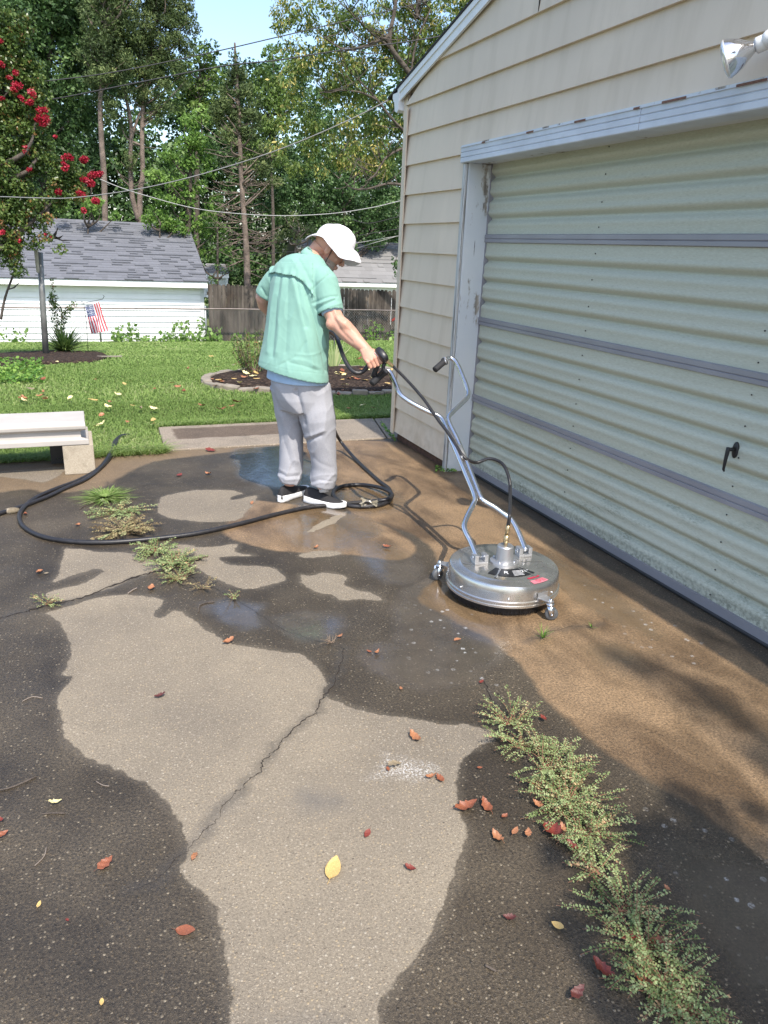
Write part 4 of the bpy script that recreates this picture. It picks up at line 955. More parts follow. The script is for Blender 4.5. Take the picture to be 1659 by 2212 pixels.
# veins and muscle on the forearm
u, v = projpx(c1); dd = polyd(u, v, [(722, 668), (730, 690), (748, 704), (772, 724)]); c1 = c1+n1*(.003*np.exp(-(dd/2.2)**2)-.004*np.exp(-((polyd(u, v, [(716, 672), (722, 690), (738, 716), (760, 738)]))/3.5)**2))[:, None]; setco(m1, c1)
bmj = bmesh.new()
for m_ in (m1, m2, m3): bmj.from_mesh(m_)
bme = bpy.data.meshes.new('body'); bmj.to_mesh(bme); bmj.free()
bme.materials.append(MATS['skin']); bme.materials.append(MATS['stubble'])
HMi = HM.inverted()
mi_ = []
for p in bme.polygons:
    q = HMi @ p.center; mi_.append(1 if (abs(q.x) < .075 and q.y > .0 and q.z < -.045-.25*max(0, q.y-.085)*0 and q.z > -.125 and q.y > .01+max(0, -.07-q.z)*.4 and not (abs(q.x) < .024 and q.z > -.078)) else 0)
bme.polygons.foreach_set('material_index', mi_); bme.polygons.foreach_set('use_smooth', [True]*len(bme.polygons))
body = link('body', bme, per)
for s_ in (1, -1):
    b = MB(); M = HM @ Matrix.Translation((.031*s_, .080, .006)); b.ball((0, 0, 0), .0118, 14, 10, M=M); b.build('eye', MATS['white_cotton'], per)
b = MB()
for s_ in (1, -1):
    b.tube([HM @ V(.033*s_+.022*math.cos(a), .104+.0*a, .000+.017*math.sin(a)) for a in np.linspace(0, 2*PI, 18)], .0013, 5)
    b.tube([HM @ V(.055*s_, .103, .006), HM @ V(.072*s_, .08, .010), HM @ V(.080*s_, .0, .008), HM @ V(.080*s_, -.02, -.008)], .0013, 5)
b.tube([HM @ V(-.011, .106, .004), HM @ V(0, .110, .007), HM @ V(.011, .106, .004)], .0013, 5); b.build('glasses', MATS['galvanised'], per)
b = MB(); chin = HM @ V(.0, .045, -.118)
b.tube([HM @ V(.079, .012, .05), HM @ V(.080, .018, -.01), HM @ V(.071, .022, -.05), HM @ V(.050, .025, -.085), chin], .0022, 6); b.tube([HM @ V(-.079, .012, .05), HM @ V(-.080, .018, -.01), HM @ V(-.068, .022, -.06), chin], .0022, 6)
b.tube([chin, chin+V(.004, 0, -.05), chin+V(.008, .0, -.09)], .003, 6)
b.build('chin_strap', MATS['black_metal'], per)
b = MB()   # short grey hair below the hat
hb(b, (0, -.022, .022), (.0775, .084, .075)); 
# ---- hat
hat = MB(); nb = 72
near = [(0, .048), (25, .040), (42, .026), (60, .000), (70, -.007), (86, .011), (118, .027), (150, .002), (180, -.041)]
far = [(0, .048), (22, .012), (40, -.008), (60, -.016), (85, -.004), (118, .018), (150, .0), (180, -.041)]
def ze(phi):
    d = math.degrees(phi) % 360
    return float(np.interp(d, *zip(*near))) if d <= 180 else float(np.interp(360-d, *zip(*far)))
def band(phi, k=1.0, dz_=0.0):
    y = math.cos(phi)*(.113 if math.cos(phi) > 0 else .106)*k; x = math.sin(phi)*.088*k; return V(x, y+.004, .047+.30*y+dz_)
R = []
for t in (1.0, .97, .8, .55, .3, .12, 0):
    r_ = []
    for j in range(nb):
        ph = 2*PI*j/nb; e = V(math.sin(ph)*.148, math.cos(ph)*(.196 if math.cos(ph) > 0 else .140), ze(ph)); q = band(ph)
        p = q.lerp(e, t); p.z += .012*math.sin(PI*t)*1.0 + .003*math.sin(5*ph+t*3)*t; r_.append(HM @ p)
    R.append(r_)
axn = V(0, -.18, 1).normalized()
for (k, h) in ((.99, .010), (.985, .026), (.95, .044), (.89, .060), (.77, .076), (.58, .086), (.36, .091), (.15, .093), (.02, .0935)):
    r_ = []
    for j in range(nb):
        ph = 2*PI*j/nb; q = band(ph, k); q = V(q.x, q.y, .047+.30*(q.y))+axn*h
        dent = -.012*math.exp(-((k-.80)/.16)**2)*max(0, math.cos(2*(ph-.6)))-.006*math.exp(-((k-.95)/.06)**2)*max(0, math.sin(3*ph+.5))+.004*math.sin(3*ph+1.2)*(1-k)*2+.003*math.sin(7*ph+h*60)*min(1, (1.02-k)*4)
        r_.append(HM @ (q+axn*dent))
    R.append(r_)
hat.rings(R, False)
n0 = len(hat.v); hat.add([sum((Vector(p) for p in R[-1]), Vector())/nb], [])
hat.f += [((len(R)-1)*nb+j, (len(R)-1)*nb+(j+1) % nb, n0) for j in range(nb)]; hat.mi += [0]*nb
ho = hat.build('hat', MATS['white_cotton'], per); s_ = ho.modifiers.new('solid', 'SOLIDIFY'); s_.thickness = .0035; s_.offset = -1
sb = ho.modifiers.new('sub', 'SUBSURF'); sb.levels = 1; sb.render_levels = 1
# ---- shirt
sh = MB()
tor(sh, [(660, 549, 4.30, .080, .072), (654, 560, 4.295, .135, .100), (651, 575, 4.29, .172, .118), (651, 590, 4.285, .188, .130), (649, 612, 4.28, .196, .140), (646, 650, 4.275, .197, .150), (642, 700, 4.27, .203, .158), (638, 750, 4.26, .212, .168)], n=36)
sh.rings([ring(P_(642, 700, 4.27), .203, .158, n=36), ring(P_(638, 750, 4.26), .212, .168, n=36, tx=-.08), ring(P_(634, 790, 4.25), .226, .178, n=36, tx=-.16), ring(P_(633.5, 806, 4.25), .232, .182, n=36, tx=-.19)])
sh.tube([P_(690, 592, 4.17), P_(703, 612, 4.12), P_(709, 640, 4.095), P_(714, 662, 4.07), P_(716, 674, 4.06)], [.066, .072, .071, .069, .069], 24)
sh.tube([P_(606, 594, 4.40), P_(593, 606, 4.43), P_(580, 624, 4.465), P_(573, 638, 4.485)], [.060, .061, .060, .060], 24)
sh.tube([P_(664, 576, 4.29), P_(672, 567, 4.29), P_(681, 560, 4.29)], [.085, .072, .064], 20)
ms, cs, ns = fuse(sh, .005, 8)
u, v = projpx(cs); facing = (ns@np.array(view) < .15).astype(float)
def ridge(L, amp, w):
    q = polyd(u, v, L)/w; return amp*(.55*np.exp(-q**2)+.55*np.exp(-1.5*q))
yk = np.array([(560, 612), (575, 598), (586, 591), (594, 588), (604, 590), (613, 592.6), (622, 593), (632, 595), (642, 599), (651, 605), (661, 616), (669, 627), (676, 640)])
vy = np.interp(u, yk[:, 0], yk[:, 1]); onback = facing*(u < 680)*(u > 570)
d = np.zeros(len(cs))
wl = np.clip((u-580)/22, 0, 1)*np.clip((684-u)/12, 0, 1)
d -= onback*wl*.006*np.exp(-((v-vy-3.5)/3.5)**2)
fold = ridge([(613, 597), (607, 650), (597, 760)], .007, 7)+ridge([(598, 596), (588, 660), (578, 760)], .007, 6)-ridge([(605, 597), (598, 660), (588, 770)], .007, 5)-ridge([(622, 598), (622, 660), (616, 760)], .005, 6)
fold += ridge([(634, 602), (652, 680), (668, 760), (676, 790)], .011, 8)-ridge([(655, 612), (668, 655), (683, 700), (697, 760), (705, 800)], .016, 6)+ridge([(668, 622), (682, 660), (694, 705), (704, 750)], .010, 5)
fold -= ridge([(640, 604), (648, 650), (660, 705)], .008, 5)+ridge([(676, 645), (690, 690), (702, 720)], .008, 4)
fold += ridge([(628, 775), (660, 780), (690, 795)], .003, 4)-ridge([(625, 783), (655, 790), (685, 800)], .004, 3)+ridge([(640, 765), (670, 768), (695, 760)], .003, 3)-ridge([(600, 790), (640, 770), (660, 740)], .004, 4)
fold -= ridge([(676, 655), (692, 648), (712, 641), (728, 640)], .006, 3)+ridge([(684, 668), (700, 658), (722, 648)], .006, 3)-ridge([(680, 661), (700, 652), (722, 644)], .006, 3)-ridge([(690, 676), (712, 662), (734, 656)], .005, 3.5)
fold -= ridge([(672, 628), (690, 610), (712, 592)], .006, 2.2)+ridge([(662, 640), (672, 626), (676, 610)], .004, 2.5)
fold += ridge([(630, 560), (650, 590)], .003, 5)-ridge([(645, 560), (662, 590), (672, 612)], .005, 4)-ridge([(565, 622), (575, 640)], .007, 3)+ridge([(600, 556), (612, 578)], .003, 5)
d += fold*facing*.80
d += .0030*vnoise(cs, (8, 8, 2.6), 3)
rg = 1-np.abs(vnoise(cs, (11, 11, 3.4), 31))*2.2; d += .0030*np.clip(rg, 0, 1)**4
rg = 1-np.abs(vnoise(cs+np.column_stack([cs[:, 2]*.5, cs[:, 2]*0, cs[:, 2]*0]), (17, 17, 9), 57))*2.4; d += .0008*np.clip(rg, 0, 1)**4
d += .0012*np.exp(-((v-np.interp(u, [557, 625, 690, 709], [791, 809, 816, 818])+9)/1.0)**2)*facing*-1
d = np.clip(d, -.014, .016)
setco(ms, cs+ns*d[:, None])
hemz = lambda c: float(ring(P_(633.5, 806, 4.25), .232, .182, tx=-.19)[0].z)
hc = Vector(P_(633.5, 806, 4.25)); ce = Vector(P_(716, 674, 4.06)); cax = (ce-Vector(P_(709, 640, 4.095))).normalized(); le = Vector(P_(573, 638, 4.485)); lax = (le-Vector(P_(593, 606, 4.43))).normalized()
def cut(c, n):
    p = c-hc
    if p.z-(p.dot(IR)*-.19) < .008 and n.z < -.55: return True
    if (c-ce).dot(cax) > -.008 and (c-ce).length < .11 and n.dot(cax) > .6: return True
    if (c-le).dot(lax) > -.008 and (c-le).length < .10 and n.dot(lax) > .6: return True
    return False
cs2 = cs+ns*d[:, None]; nv_ = len(cs)
flapsel = (facing > 0) & (v < vy+.6) & (u > 584) & (u < 677) & (v > 566)
edge_d = np.clip((v-(vy-24))/24, 0, 1)
fo = cs2+ns*(.0015+.012*edge_d**1.6+.003*edge_d*np.sin(u*.42))[:, None]; fo[:, 2] -= .006*edge_d**2
fidx = -np.ones(nv_, int); fs_ = [tuple(p.vertices) for p in ms.polygons if all(flapsel[i] for i in p.vertices)]
used = sorted({i for f in fs_ for i in f}); fidx[used] = np.arange(len(used)); fb_ = MB(); fb_.add([fo[i] for i in used], [tuple(fidx[i] for i in f) for f in fs_])
shirt = finish(ms, 'shirt', [MATS['mint_shirt']], per, .004, cut)
fl_o = fb_.build('back_vent', MATS['mint_shirt'], shirt); q_ = fl_o.modifiers.new('s', 'SMOOTH'); q_.iterations = 4; q_ = fl_o.modifiers.new('solid', 'SOLIDIFY'); q_.thickness = .0025; q_.offset = 0
b = MB()   # collar, standing round the neck and falling to the front
cc_ = Vector(P_(685.5, 557, 4.29)); av = (Vector(P_(709, 581, 4.30))-Vector(P_(664, 537, 4.29)))/2; vh = Vector((view.x, view.y, 0)).normalized(); bv = vh*.066; cn = bv.cross(av).normalized()
if cn.z < 0: cn = -cn
R = []
for (h, k) in ((-.030, .96), (0.0, 1.0), (.003, 1.04), (-.012, 1.13), (-.034, 1.24), (-.037, 1.21), (-.02, 1.08)):
    R.append([cc_+(av*math.cos(t)*(1+(k-1)*.35)+bv*math.sin(t)*k)+cn*(h+.004*math.sin(3*t)) for t in np.linspace(0, 2*PI, 40, endpoint=False)])
b.rings(R, False); co_ = b.build('collar', MATS['mint_shirt'], shirt); sm = co_.modifiers.new('solid', 'SOLIDIFY'); sm.thickness = .003
b = MB()
for i in range(3): b.tube([P_(692+i*2.5, 783+i*9, 4.0), P_(696+i*2, 786+i*9, 4.0)], .002, 5)
# ---- undershirt
us = MB(); us.rings([ring(P_(642, 775, 4.25), .175, .130, n=36), ring(P_(642, 800, 4.25), .194, .150, n=36, tx=-.05), ring(P_(642, 822, 4.25), .203, .158, n=36, tx=-.03)])
mu, cu, nu_ = fuse(us, .006, 4); d = .003*vnoise(cu, (18, 18, 3), 2); setco(mu, cu+nu_*d[:, None])
finish(mu, 'undershirt', [MATS['blue_tee']], per)
b = MB(); b.tube([P_(714, 660, 4.075), P_(716, 668, 4.066), P_(718, 676, 4.058)], [.062, .0605, .060], 24); b.build('undershirt_sleeve', MATS['blue_tee'], per)
# ---- sweatpants
pa = MB()
pa.rings([ring(P_(u_, v_, y_), a_, b_, n=32) for u_, v_, y_, a_, b_ in ((645, 806, 4.25, .185, .150), (647, 830, 4.25, .186, .154), (650, 858, 4.25, .182, .150), (654, 885, 4.25, .165, .13))])
def leg(L): pa.tube([P_(u_, v_, y_) for u_, v_, y_, r in L], [r/FOC*y_*1.04 for u_, v_, y_, r in L], 24)
leg([(672, 835, 4.19, 42), (680, 870, 4.18, 40), (686, 905, 4.17, 40), (693, 946, 4.17, 34), (698, 980, 4.17, 30), (701, 1010, 4.17, 28), (699, 1035, 4.17, 29), (696, 1050, 4.17, 26)])
leg([(622, 835, 4.30, 40), (625, 870, 4.32, 34), (628, 913, 4.33, 29), (629, 946, 4.33, 26), (630, 976, 4.33, 26), (628, 1010, 4.33, 26), (627, 1030, 4.33, 26), (625, 1042, 4.33, 23)])
mp, cp, np_ = fuse(pa, .0055, 7)
u, v = projpx(cp); facing = (np_@np.array(Vector(ray(650, 950)).normalized()) < .2).astype(float)
f2 = -ridge([(584, 845), (605, 880), (640, 905)], .006, 6)+ridge([(600, 835), (625, 870), (650, 895)], .007, 8)-ridge([(640, 845), (650, 880), (656, 915)], .014, 6)-ridge([(662, 953), (680, 947), (693, 941)], .011, 3.5)+ridge([(660, 944), (680, 938), (698, 930)], .006, 5)
f2 += ridge([(700, 850), (705, 890), (700, 930)], .004, 6)-ridge([(672, 985), (690, 1000), (715, 1010)], .003, 5)
for k_, (y0_, am) in enumerate(((1030, .002), (1039, -.004), (1046, .003))): f2 += ridge([(668, y0_+4), (690, y0_-3), (724, y0_+(3 if k_ % 2 else -5))], am, 2.6)
for k_, (y0_, am) in enumerate(((1018, .002), (1026, -.004), (1033, .003))): f2 += ridge([(602, y0_-6), (620, y0_+4), (646, y0_+2)], am, 2.6)
f2 -= ridge([(602, 905), (612, 950), (632, 1010)], .004, 5); f2 += ridge([(610, 900), (625, 950), (640, 1000)], .004, 5)
rg = 1-np.abs(vnoise(cp, (9, 9, 6), 31))*2.2
low_ = np.clip((v-960)/90, 0, 1)
d = f2*facing+.004*vnoise(cp, (8, 8, 4), 5)+.0012*vnoise(cp, (22, 22, 12), 6)+(.003+.004*low_)*np.clip(rg, 0, 1)**4
setco(mp, cp+np_*d[:, None]); finish(mp, 'sweatpants', [MATS['grey_fleece']], per)
# ---- shoes
def shoe(heel, toe, roll=0):
    heel, toe = Vector([float(q) for q in heel]), Vector([float(q) for q in toe]); heel.z = toe.z = 0
    f = (toe-heel).normalized(); L = .295; r = f.cross(V(0, 0, 1)).normalized()
    def out(t, k=1): # half width along the foot
        return k*np.interp(t, [0, .04, .15, .35, .6, .78, .92, .985, 1], [.012, .026, .034, .033, .043, .046, .035, .018, .006])
    def lev(z0, z1=None, k=1, e=0, lift=.0):
        ts = [0, .015, .04, .09, .15, .25, .35, .48, .6, .7, .78, .86, .92, .96, .985, 1]; a = []
        for t in ts: a.append((t, out(t, k)+e))
        pts = [heel+f*(t*L+(-e if t < .02 else (e if t > .98 else 0)))+r*w_+V(0, 0, z0+lift*max(0, t-.75)*4*.012) for t, w_ in a]+[heel+f*(t*L+(-e if t < .02 else (e if t > .98 else 0)))-r*w_+V(0, 0, z0+lift*max(0, t-.75)*4*.012) for t, w_ in a[::-1]]
        return pts
    so = MB(); so.rings([lev(.0015, k=.9, lift=1), lev(.004, k=.97, lift=1), lev(.016, k=1.03, lift=1), lev(.030, k=1.0, lift=.6), lev(.036, k=.93, lift=.4)])
    # higher at the heel
    so.v = [(p[0], p[1], p[2]+(.010*max(0, 1-(Vector(p)-heel).dot(f)/.12) if p[2] > .02 else 0)) for p in so.v]
    up = MB(); prof = [(0, .034, 1.0), (.02, .075, .97), (.06, .098, .92), (.16, .102, .9), (.26, .098, .9), (.36, .090, .9), (.48, .076, .93), (.62, .062, .97), (.78, .053, .98), (.9, .044, .96), (.975, .036, .85)]
    R = []
    for t, h, k in prof:
        w_ = out(max(t, .03))*k; row_ = []
        for a in np.linspace(-.12*PI, 1.12*PI, 15):
            row_.append(heel+f*(t*L)+r*(w_*math.cos(a)*(1 if math.sin(a) < .3 else (1-.25*(math.sin(a)-.3))))+V(0, 0, .026+(h-.026)*max(-.1, math.sin(a))))
        R.append(row_)
    up.rings(R, True, closed=False)
    return so, up
for hpx, tpx in (((657, 1076), (754, 1094)), ((603, 1079), (655, 1058))):
    h_, t_2 = G(*hpx, .02), G(*tpx, .02)
    so, up = shoe(h_, t_2)
    uo = up.build('shoe', MATS['shoe_knit'], per); uo.modifiers.new('sub', 'SUBSURF').render_levels = 1
    sol = so.build('sole', MATS['shoe_sole'], uo, bevel=.003)
b = MB(); b.tube([P_(699, 1050, 4.165), P_(700, 1062, 4.16)], .030, 16); b.build('sock', MATS['sock'], per)
# ================================================================ surface washer
def m_steel():
    s = N('brushed_steel'); a = s.noise(5, detail=5); g = s.noise(60, s.map(s.pos, (1, 1, 7)), detail=3)
    c = s.mix(s.rng(a, .35, .65), (.50, .48, .45), (.66, .64, .61))
    return s.done(c, s.rng(s.noise(9, detail=5), .3, .7, .13, .34), s.bump(g, .05, .001), .9, .5)
m_steel()
def m_tube():
    s = N('chromed_tube'); return s.done((.70, .71, .74), s.rng(s.noise(25, detail=4), .35, .7, .10, .26), s.bump(s.noise(70, detail=3), .08, .001), .97, .5)
m_tube(); simple('cast_aluminium', (.52, .52, .53), .42, .85, .08, 20, bump=.15, bs=200); simple('label_black', (.012, .012, .014), .35, spec=.5); simple('label_pink', (.60, .20, .24), .5); simple('label_red', (.45, .02, .05), .5); simple('label_white', (.8, .8, .8), .5)
simple('wheel_rubber', (.10, .105, .11), .5, var=.2)
WC = V(1.765, 2.735, 0)
wa = empty('surface_washer', WC, 'round stainless steel surface washer with chrome handlebars on the wet concrete', 'pressure washer')
b = MB(); nn = 96
b.lathe([(.250, .046), (.262, .046), (.266, .048), (.266, .057), (.262, .060), (.262, .064), (.266, .067), (.266, .074), (.2605, .078), (.2590, .11), (.2565, .138), (.252, .1465), (.244, .150), (.212, .1505), (.205, .1545), (.20, .1555), (.06, .158), (.001, .158)], WC, nn); sk = b.build('deck', MATS['brushed_steel'], wa); sk.data.set_sharp_from_angle(angle=math.radians(38))
b = MB()   # bristle skirt, drawn in and coloured black to read as shadow under the deck
rr_ = random.Random(2)
for i in range(900):
    a = 2*PI*i/900+rr_.uniform(-.003, .003); r0, r1 = .250, .246+rr_.uniform(-.006, .006); d_ = V(math.cos(a), math.sin(a), 0); t_ = V(-math.sin(a), math.cos(a), 0)*.0017
    p0, p1 = WC+d_*r0+V(0, 0, .050), WC+d_*r1+t_*rr_.uniform(-3, 3)+V(0, 0, .002+rr_.uniform(0, .012)); b.add([p0-t_, p0+t_, p1+t_*.5, p1-t_*.5], [(0, 1, 2, 3)])
b.lathe([(.246, .05), (.238, .012)], WC, 64, cap=False); b.build('brush_skirt', MATS['label_black'], wa, smooth=False)
b = MB(); b.lathe([(.066, .158), (.066, .166), (.060, .169), (.040, .170), (.040, .172), (.0385, .238), (.034, .243), (.001, .243)], WC, 40); sw = b.build('swivel', MATS['cast_aluminium'], wa); sw.data.set_sharp_from_angle(angle=math.radians(35))
b = MB()
for i in range(4): a = i*PI/2+.6; b.lathe([(.005, .169), (.005, .175), (.003, .177)], WC+V(.052*math.cos(a), .052*math.sin(a), 0), 8)
b.build('screw', MATS['chromed_tube'], sw)
M0, M1 = G(1036, 1212, .165), G(1131, 1196, .165)
def HP(x, y, off=0.0):
    d_ = ray(x, y); k = .62; # plane z = .19 + k*(Y-M0y)
    y0_ = (M0[1]+M1[1])/2; t = (.19+off+k*(-y0_)-EYE)/(d_[2]-k*d_[1]); return CAM+t*d_
for Mq in (M0, M1):
    b = MB(); c = Vector(Mq); a = math.atan2(M1[1]-M0[1], M1[0]-M0[0])-.15; MM = Matrix.Translation((c.x, c.y, .157)) @ Matrix.Rotation(a, 4, 'Z')
    b.box((-.034, -.024, 0), (.034, .024, .012), M=MM); b.box((-.034, -.022, .012), (-.014, .022, .044), M=MM); b.box((.016, -.022, .012), (.034, .022, .044), M=MM); b.build('bracket', MATS['cast_aluminium'], wa, smooth=False, bevel=.002)
    b = MB(); b.tube([MM @ V(-.04, 0, .03), MM @ V(.04, 0, .03)], .005, 8); b.tube([MM @ V(-.041+.0, .012*math.cos(t), .03+.012*math.sin(t)) for t in np.linspace(0, 2*PI, 14)], .0013, 5); b.build('hinge_pin', MATS['chromed_tube'], wa)
LT = [(1031, 1206), (1018, 1174), (1006, 1150), (1002.5, 1135), (1008, 1118), (1021, 1092), (1026, 1078), (1022, 1062), (1012, 1038), (991, 988), (973, 946), (959, 912), (948, 899), (925, 889), (901, 877), (878, 863), (863, 849), (853, 824), (845, 807), (839, 801), (831, 801)]
RT = [(1136, 1190), (1120, 1150), (1108, 1128), (1097, 1116), (1069, 1096), (1044, 1081), (1035, 1067), (1024, 1039), (1003, 985), (986, 946), (972, 917), (969, 902), (980, 888), (1003, 866), (1011, 855), (1010, 841), (1000, 814), (988, 787), (979, 776), (970, 773), (961, 778)]
def offs(L): return [0.0 for _ in L]
for nm_, L in (('left', LT), ('right', RT)):
    pts = spline([HP(x, y, .006 if nm_ == 'left' and 940 < y < 1090 else 0) for x, y in L], 6); b = MB(); b.tube(pts, .0132, 14); b.build('handle_tube', MATS['chromed_tube'], wa)
gl0 = Vector(HP(832, 802)); gl1 = Vector(PY(803, 829, gl0.y-.035)); gr0 = Vector(HP(961, 780)); gr1 = Vector(PY(939, 799, gr0.y-.035))
for a_, c_, r_ in ((gl0, gl1, .020), (gr0, gr1, .0185)):
    b = MB(); dr = (c_-a_).normalized(); b.tube([a_-dr*.004, a_+dr*.002, a_+dr*.006, a_+dr*.01, c_-dr*.004, c_], [.013, .024, .024, r_, r_, r_*.8], 16); gp = b.build('grip', MATS['grip_rubber'], wa)
b = MB(); b.tube([gl0-V(.004, 0, .0), gl0+V(.004, 0, 0)], .021, 16); b.tube([gr0-V(.010, 0, 0), gr0+V(.006, 0, 0)], .023, 16); b.build('clamp_ring', MATS['cast_aluminium'], wa)
b = MB(); q0, q1 = Vector(HP(989, 966)), Vector(HP(1001, 992)); b.tube([q0, q1], .021, 14); b.tube([Vector(HP(994, 987)), Vector(HP(1005, 987))], .017, 10); b.build('hose_clamp', MATS['cast_aluminium'], wa)
# whip hose and fittings
b = MB(); s0 = WC+V(0, 0, .243)
b.tube([s0, s0+V(0, 0, .012), s0+V(0, 0, .014), s0+V(.001, 0, .05)], [.010, .010, .013, .013], 6); b.tube([s0+V(0, 0, .05), s0+V(0, 0, .062), s0+V(.002, 0, .063), s0+V(.003, 0, .10)], [.008, .008, .0105, .0105], 12); b.build('brass_fitting', MATS['brass'], wa)
whip = [s0+V(.003, 0, .095), s0+V(.008, .005, .16), Vector(PY(1102, 1060, 3.02)), Vector(PY(1100, 1035, 3.08)), Vector(PY(1090, 1008, 3.15)), Vector(PY(1075, 995, 3.22)), Vector(PY(1055, 991, 3.26)), Vector(PY(1030, 999, 3.28)), Vector(HP(1012, 994, .01)), Vector(HP(1000, 984, .022)), Vector(HP(985, 962, .022)), Vector(HP(970, 938, .022)), Vector(HP(945, 905, .022)), Vector(HP(915, 862, .03)), Vector(HP(880, 822, .03)), Vector(HP(850, 792, .03))]
b = MB(); b.tube(spline(whip, 8), .0085, 12); b.build('whip_hose', MATS['hose_rubber'], wa)
# casters
def caster(px0, px1, ang):
    a = ang; d_ = V(math.cos(a), math.sin(a), 0); t_ = V(-math.sin(a), math.cos(a), 0); e = WC+d_*.262
    b = MB(); w0, w1 = .030, .016; L = .055
    R = [[e+d_*(x)+t_*y+V(0, 0, z) for (y, z) in ((-w, .092), (w, .092), (w, .086), (-w, .086))] for x, w in ((-.002, w0), (.02, .022), (L-.01, w1), (L+.008, w1*.6))]
    b.rings(R); R = [[e+d_*(-.001+q)+t_*y+V(0, 0, z) for (y, z) in ((-w0, .112), (w0, .112), (w0, .070), (-w0, .070))] for q in (0, .004)]; b.rings(R)
    arm = b.build('caster_arm', MATS['cast_aluminium'], wa, smooth=False, bevel=.001)
    c = e+d_*(L-.004)
    b = MB(); b.lathe([(.012, .072), (.012, .086), (.009, .092), (.009, .098), (.005, .101)], c, 12); b.tube([c+V(0, 0, .08), c+V(0, 0, .07)], .018, 16)
    wd = V(math.cos(a+.9), math.sin(a+.9), 0); ws = V(-wd.y, wd.x, 0); cw = c+wd*.010+V(0, 0, .030)
    for s2 in (1, -1):
        p = [(c+wd*-.014+ws*.016*s2+V(0, 0, .070)), (c+wd*.020+ws*.016*s2+V(0, 0, .070)), (cw+wd*.008+ws*.016*s2+V(0, 0, -.006)), (cw-wd*.008+ws*.016*s2+V(0, 0, -.006))]
        q = [x+ws*.002*s2 for x in p]; b.add(p+q, [(0, 1, 2, 3), (4, 7, 6, 5), (0, 4, 5, 1), (1, 5, 6, 2), (2, 6, 7, 3), (3, 7, 4, 0)])
    b.tube([cw-ws*.021, cw+ws*.021], .004, 8); b.build('fork', MATS['chromed_tube'], arm)
    b = MB(); k = 24; prof = [(.010, .012), (.024, .012), (.029, .007), (.0295, 0), (.029, -.007), (.024, -.012), (.010, -.012)]
    R = [[cw+ws*y+wd*(r*math.cos(2*PI*j/k))+V(0, 0, r*math.sin(2*PI*j/k)) for j in range(k)] for r, y in prof]; b.rings(R); b.build('wheel', MATS['wheel_rubber'], arm)
g1, g2 = G(941, 1250), G(1163, 1326)
for g in (g1, g2): caster(0, 0, math.atan2(g[1]-WC.y, g[0]-WC.x))
caster(0, 0, math.atan2(g1[1]-WC.y, g1[0]-WC.x)-math.radians(125))
# rivets round the rim
b = MB()
for a in (-2.0, -1.1, -2.9, .3, -.25): b.ball(WC+V(.2625*math.cos(a), .2625*math.sin(a), .092), .0055, 8, 6)
b.build('rivet', MATS['chromed_tube'], wa)
b = MB()
for i in range(6):
    a = -1.25+i*PI/3; d_ = V(math.cos(a), math.sin(a), 0); t_ = V(-math.sin(a), math.cos(a), 0)*.006
    b.add([WC+d_*.085-t_+V(0, 0, .1579), WC+d_*.085+t_+V(0, 0, .1579), WC+d_*.196+t_*1.5+V(0, 0, .1568), WC+d_*.196-t_*1.5+V(0, 0, .1568), WC+d_*.09+V(0, 0, .1600), WC+d_*.192+V(0, 0, .1590)], [(0, 4, 5, 3), (4, 1, 2, 5)])
b.build('pressed_rib', MATS['brushed_steel'], wa)
# labels, bent round the top
def arcplate(name, a0, a1, r0, r1, z, mat, parent, n=16):
    b = MB(); A = np.linspace(a0, a1, n); vs = [WC+V(r*math.cos(a), r*math.sin(a), z) for r in (r0, r1) for a in A]
    b.add(vs, [(i, i+1, n+i+1, n+i) for i in range(n-1)]); return b.build(name, MATS[mat], parent, smooth=False)
def text(body_, size, pos, ang, mat, parent, name='lettering'):
    cu = bpy.data.curves.new('t', 'FONT'); cu.body = body_; cu.size = size; cu.align_x = 'CENTER'; cu.align_y = 'CENTER'; cu.extrude = .0002
    o = bpy.data.objects.new('t', cu); col.objects.link(o); dg = bpy.context.evaluated_depsgraph_get(); me = bpy.data.meshes.new_from_object(o.evaluated_get(dg)); bpy.data.objects.remove(o)
    me.transform(Matrix.Translation(pos) @ Matrix.Rotation(ang, 4, 'Z')); me.materials.clear(); me.materials.append(MATS[mat]); return link(name, me, parent)
va = math.atan2(-2.735, -1.765)   # towards the viewer
lb = arcplate('black_label', va-.42, va+1.05, .085, .165, .1585, 'label_black', wa)
lang = va+PI/2
def lp(r, a): return V(WC.x+r*math.cos(a), WC.y+r*math.sin(a), .1592)
text('21"', .030, lp(.128, va+.88), lang+.5, 'label_white', lb); text('R', .040, lp(.125, va+.12), lang-.0, 'label_white', lb)
b = MB()
for i in range(5):
    a = va+.52; p = lp(.150-.011*i, a); t_ = V(-math.sin(a), math.cos(a), 0); b.add([p-t_*(.026-.003*i), p+t_*.026, p+t_*.026+V(math.cos(a), math.sin(a), 0)*.0035, p-t_*(.026-.003*i)+V(math.cos(a), math.sin(a), 0)*.0035], [(0, 1, 2, 3)])
b.build('label_lines', MATS['label_white'], lb, smooth=False)
p2_ = arcplate('warning_label', va+.62, va+1.0, .192, .243, .1520, 'label_pink', wa)
arcplate('label_band', va+.62, va+.98, .188, .200, .1568, 'label_red', p2_)
b = MB(); a = va+.80; c = V(WC.x+.222*math.cos(a), WC.y+.222*math.sin(a), .1526); b.tube([c+V(.012*math.cos(t), .012*math.sin(t), 0) for t in np.linspace(0, 2*PI, 20)], .001, 4); b.tube([c+V(-.008, .008, 0), c+V(.008, -.008, 0)], .001, 4)
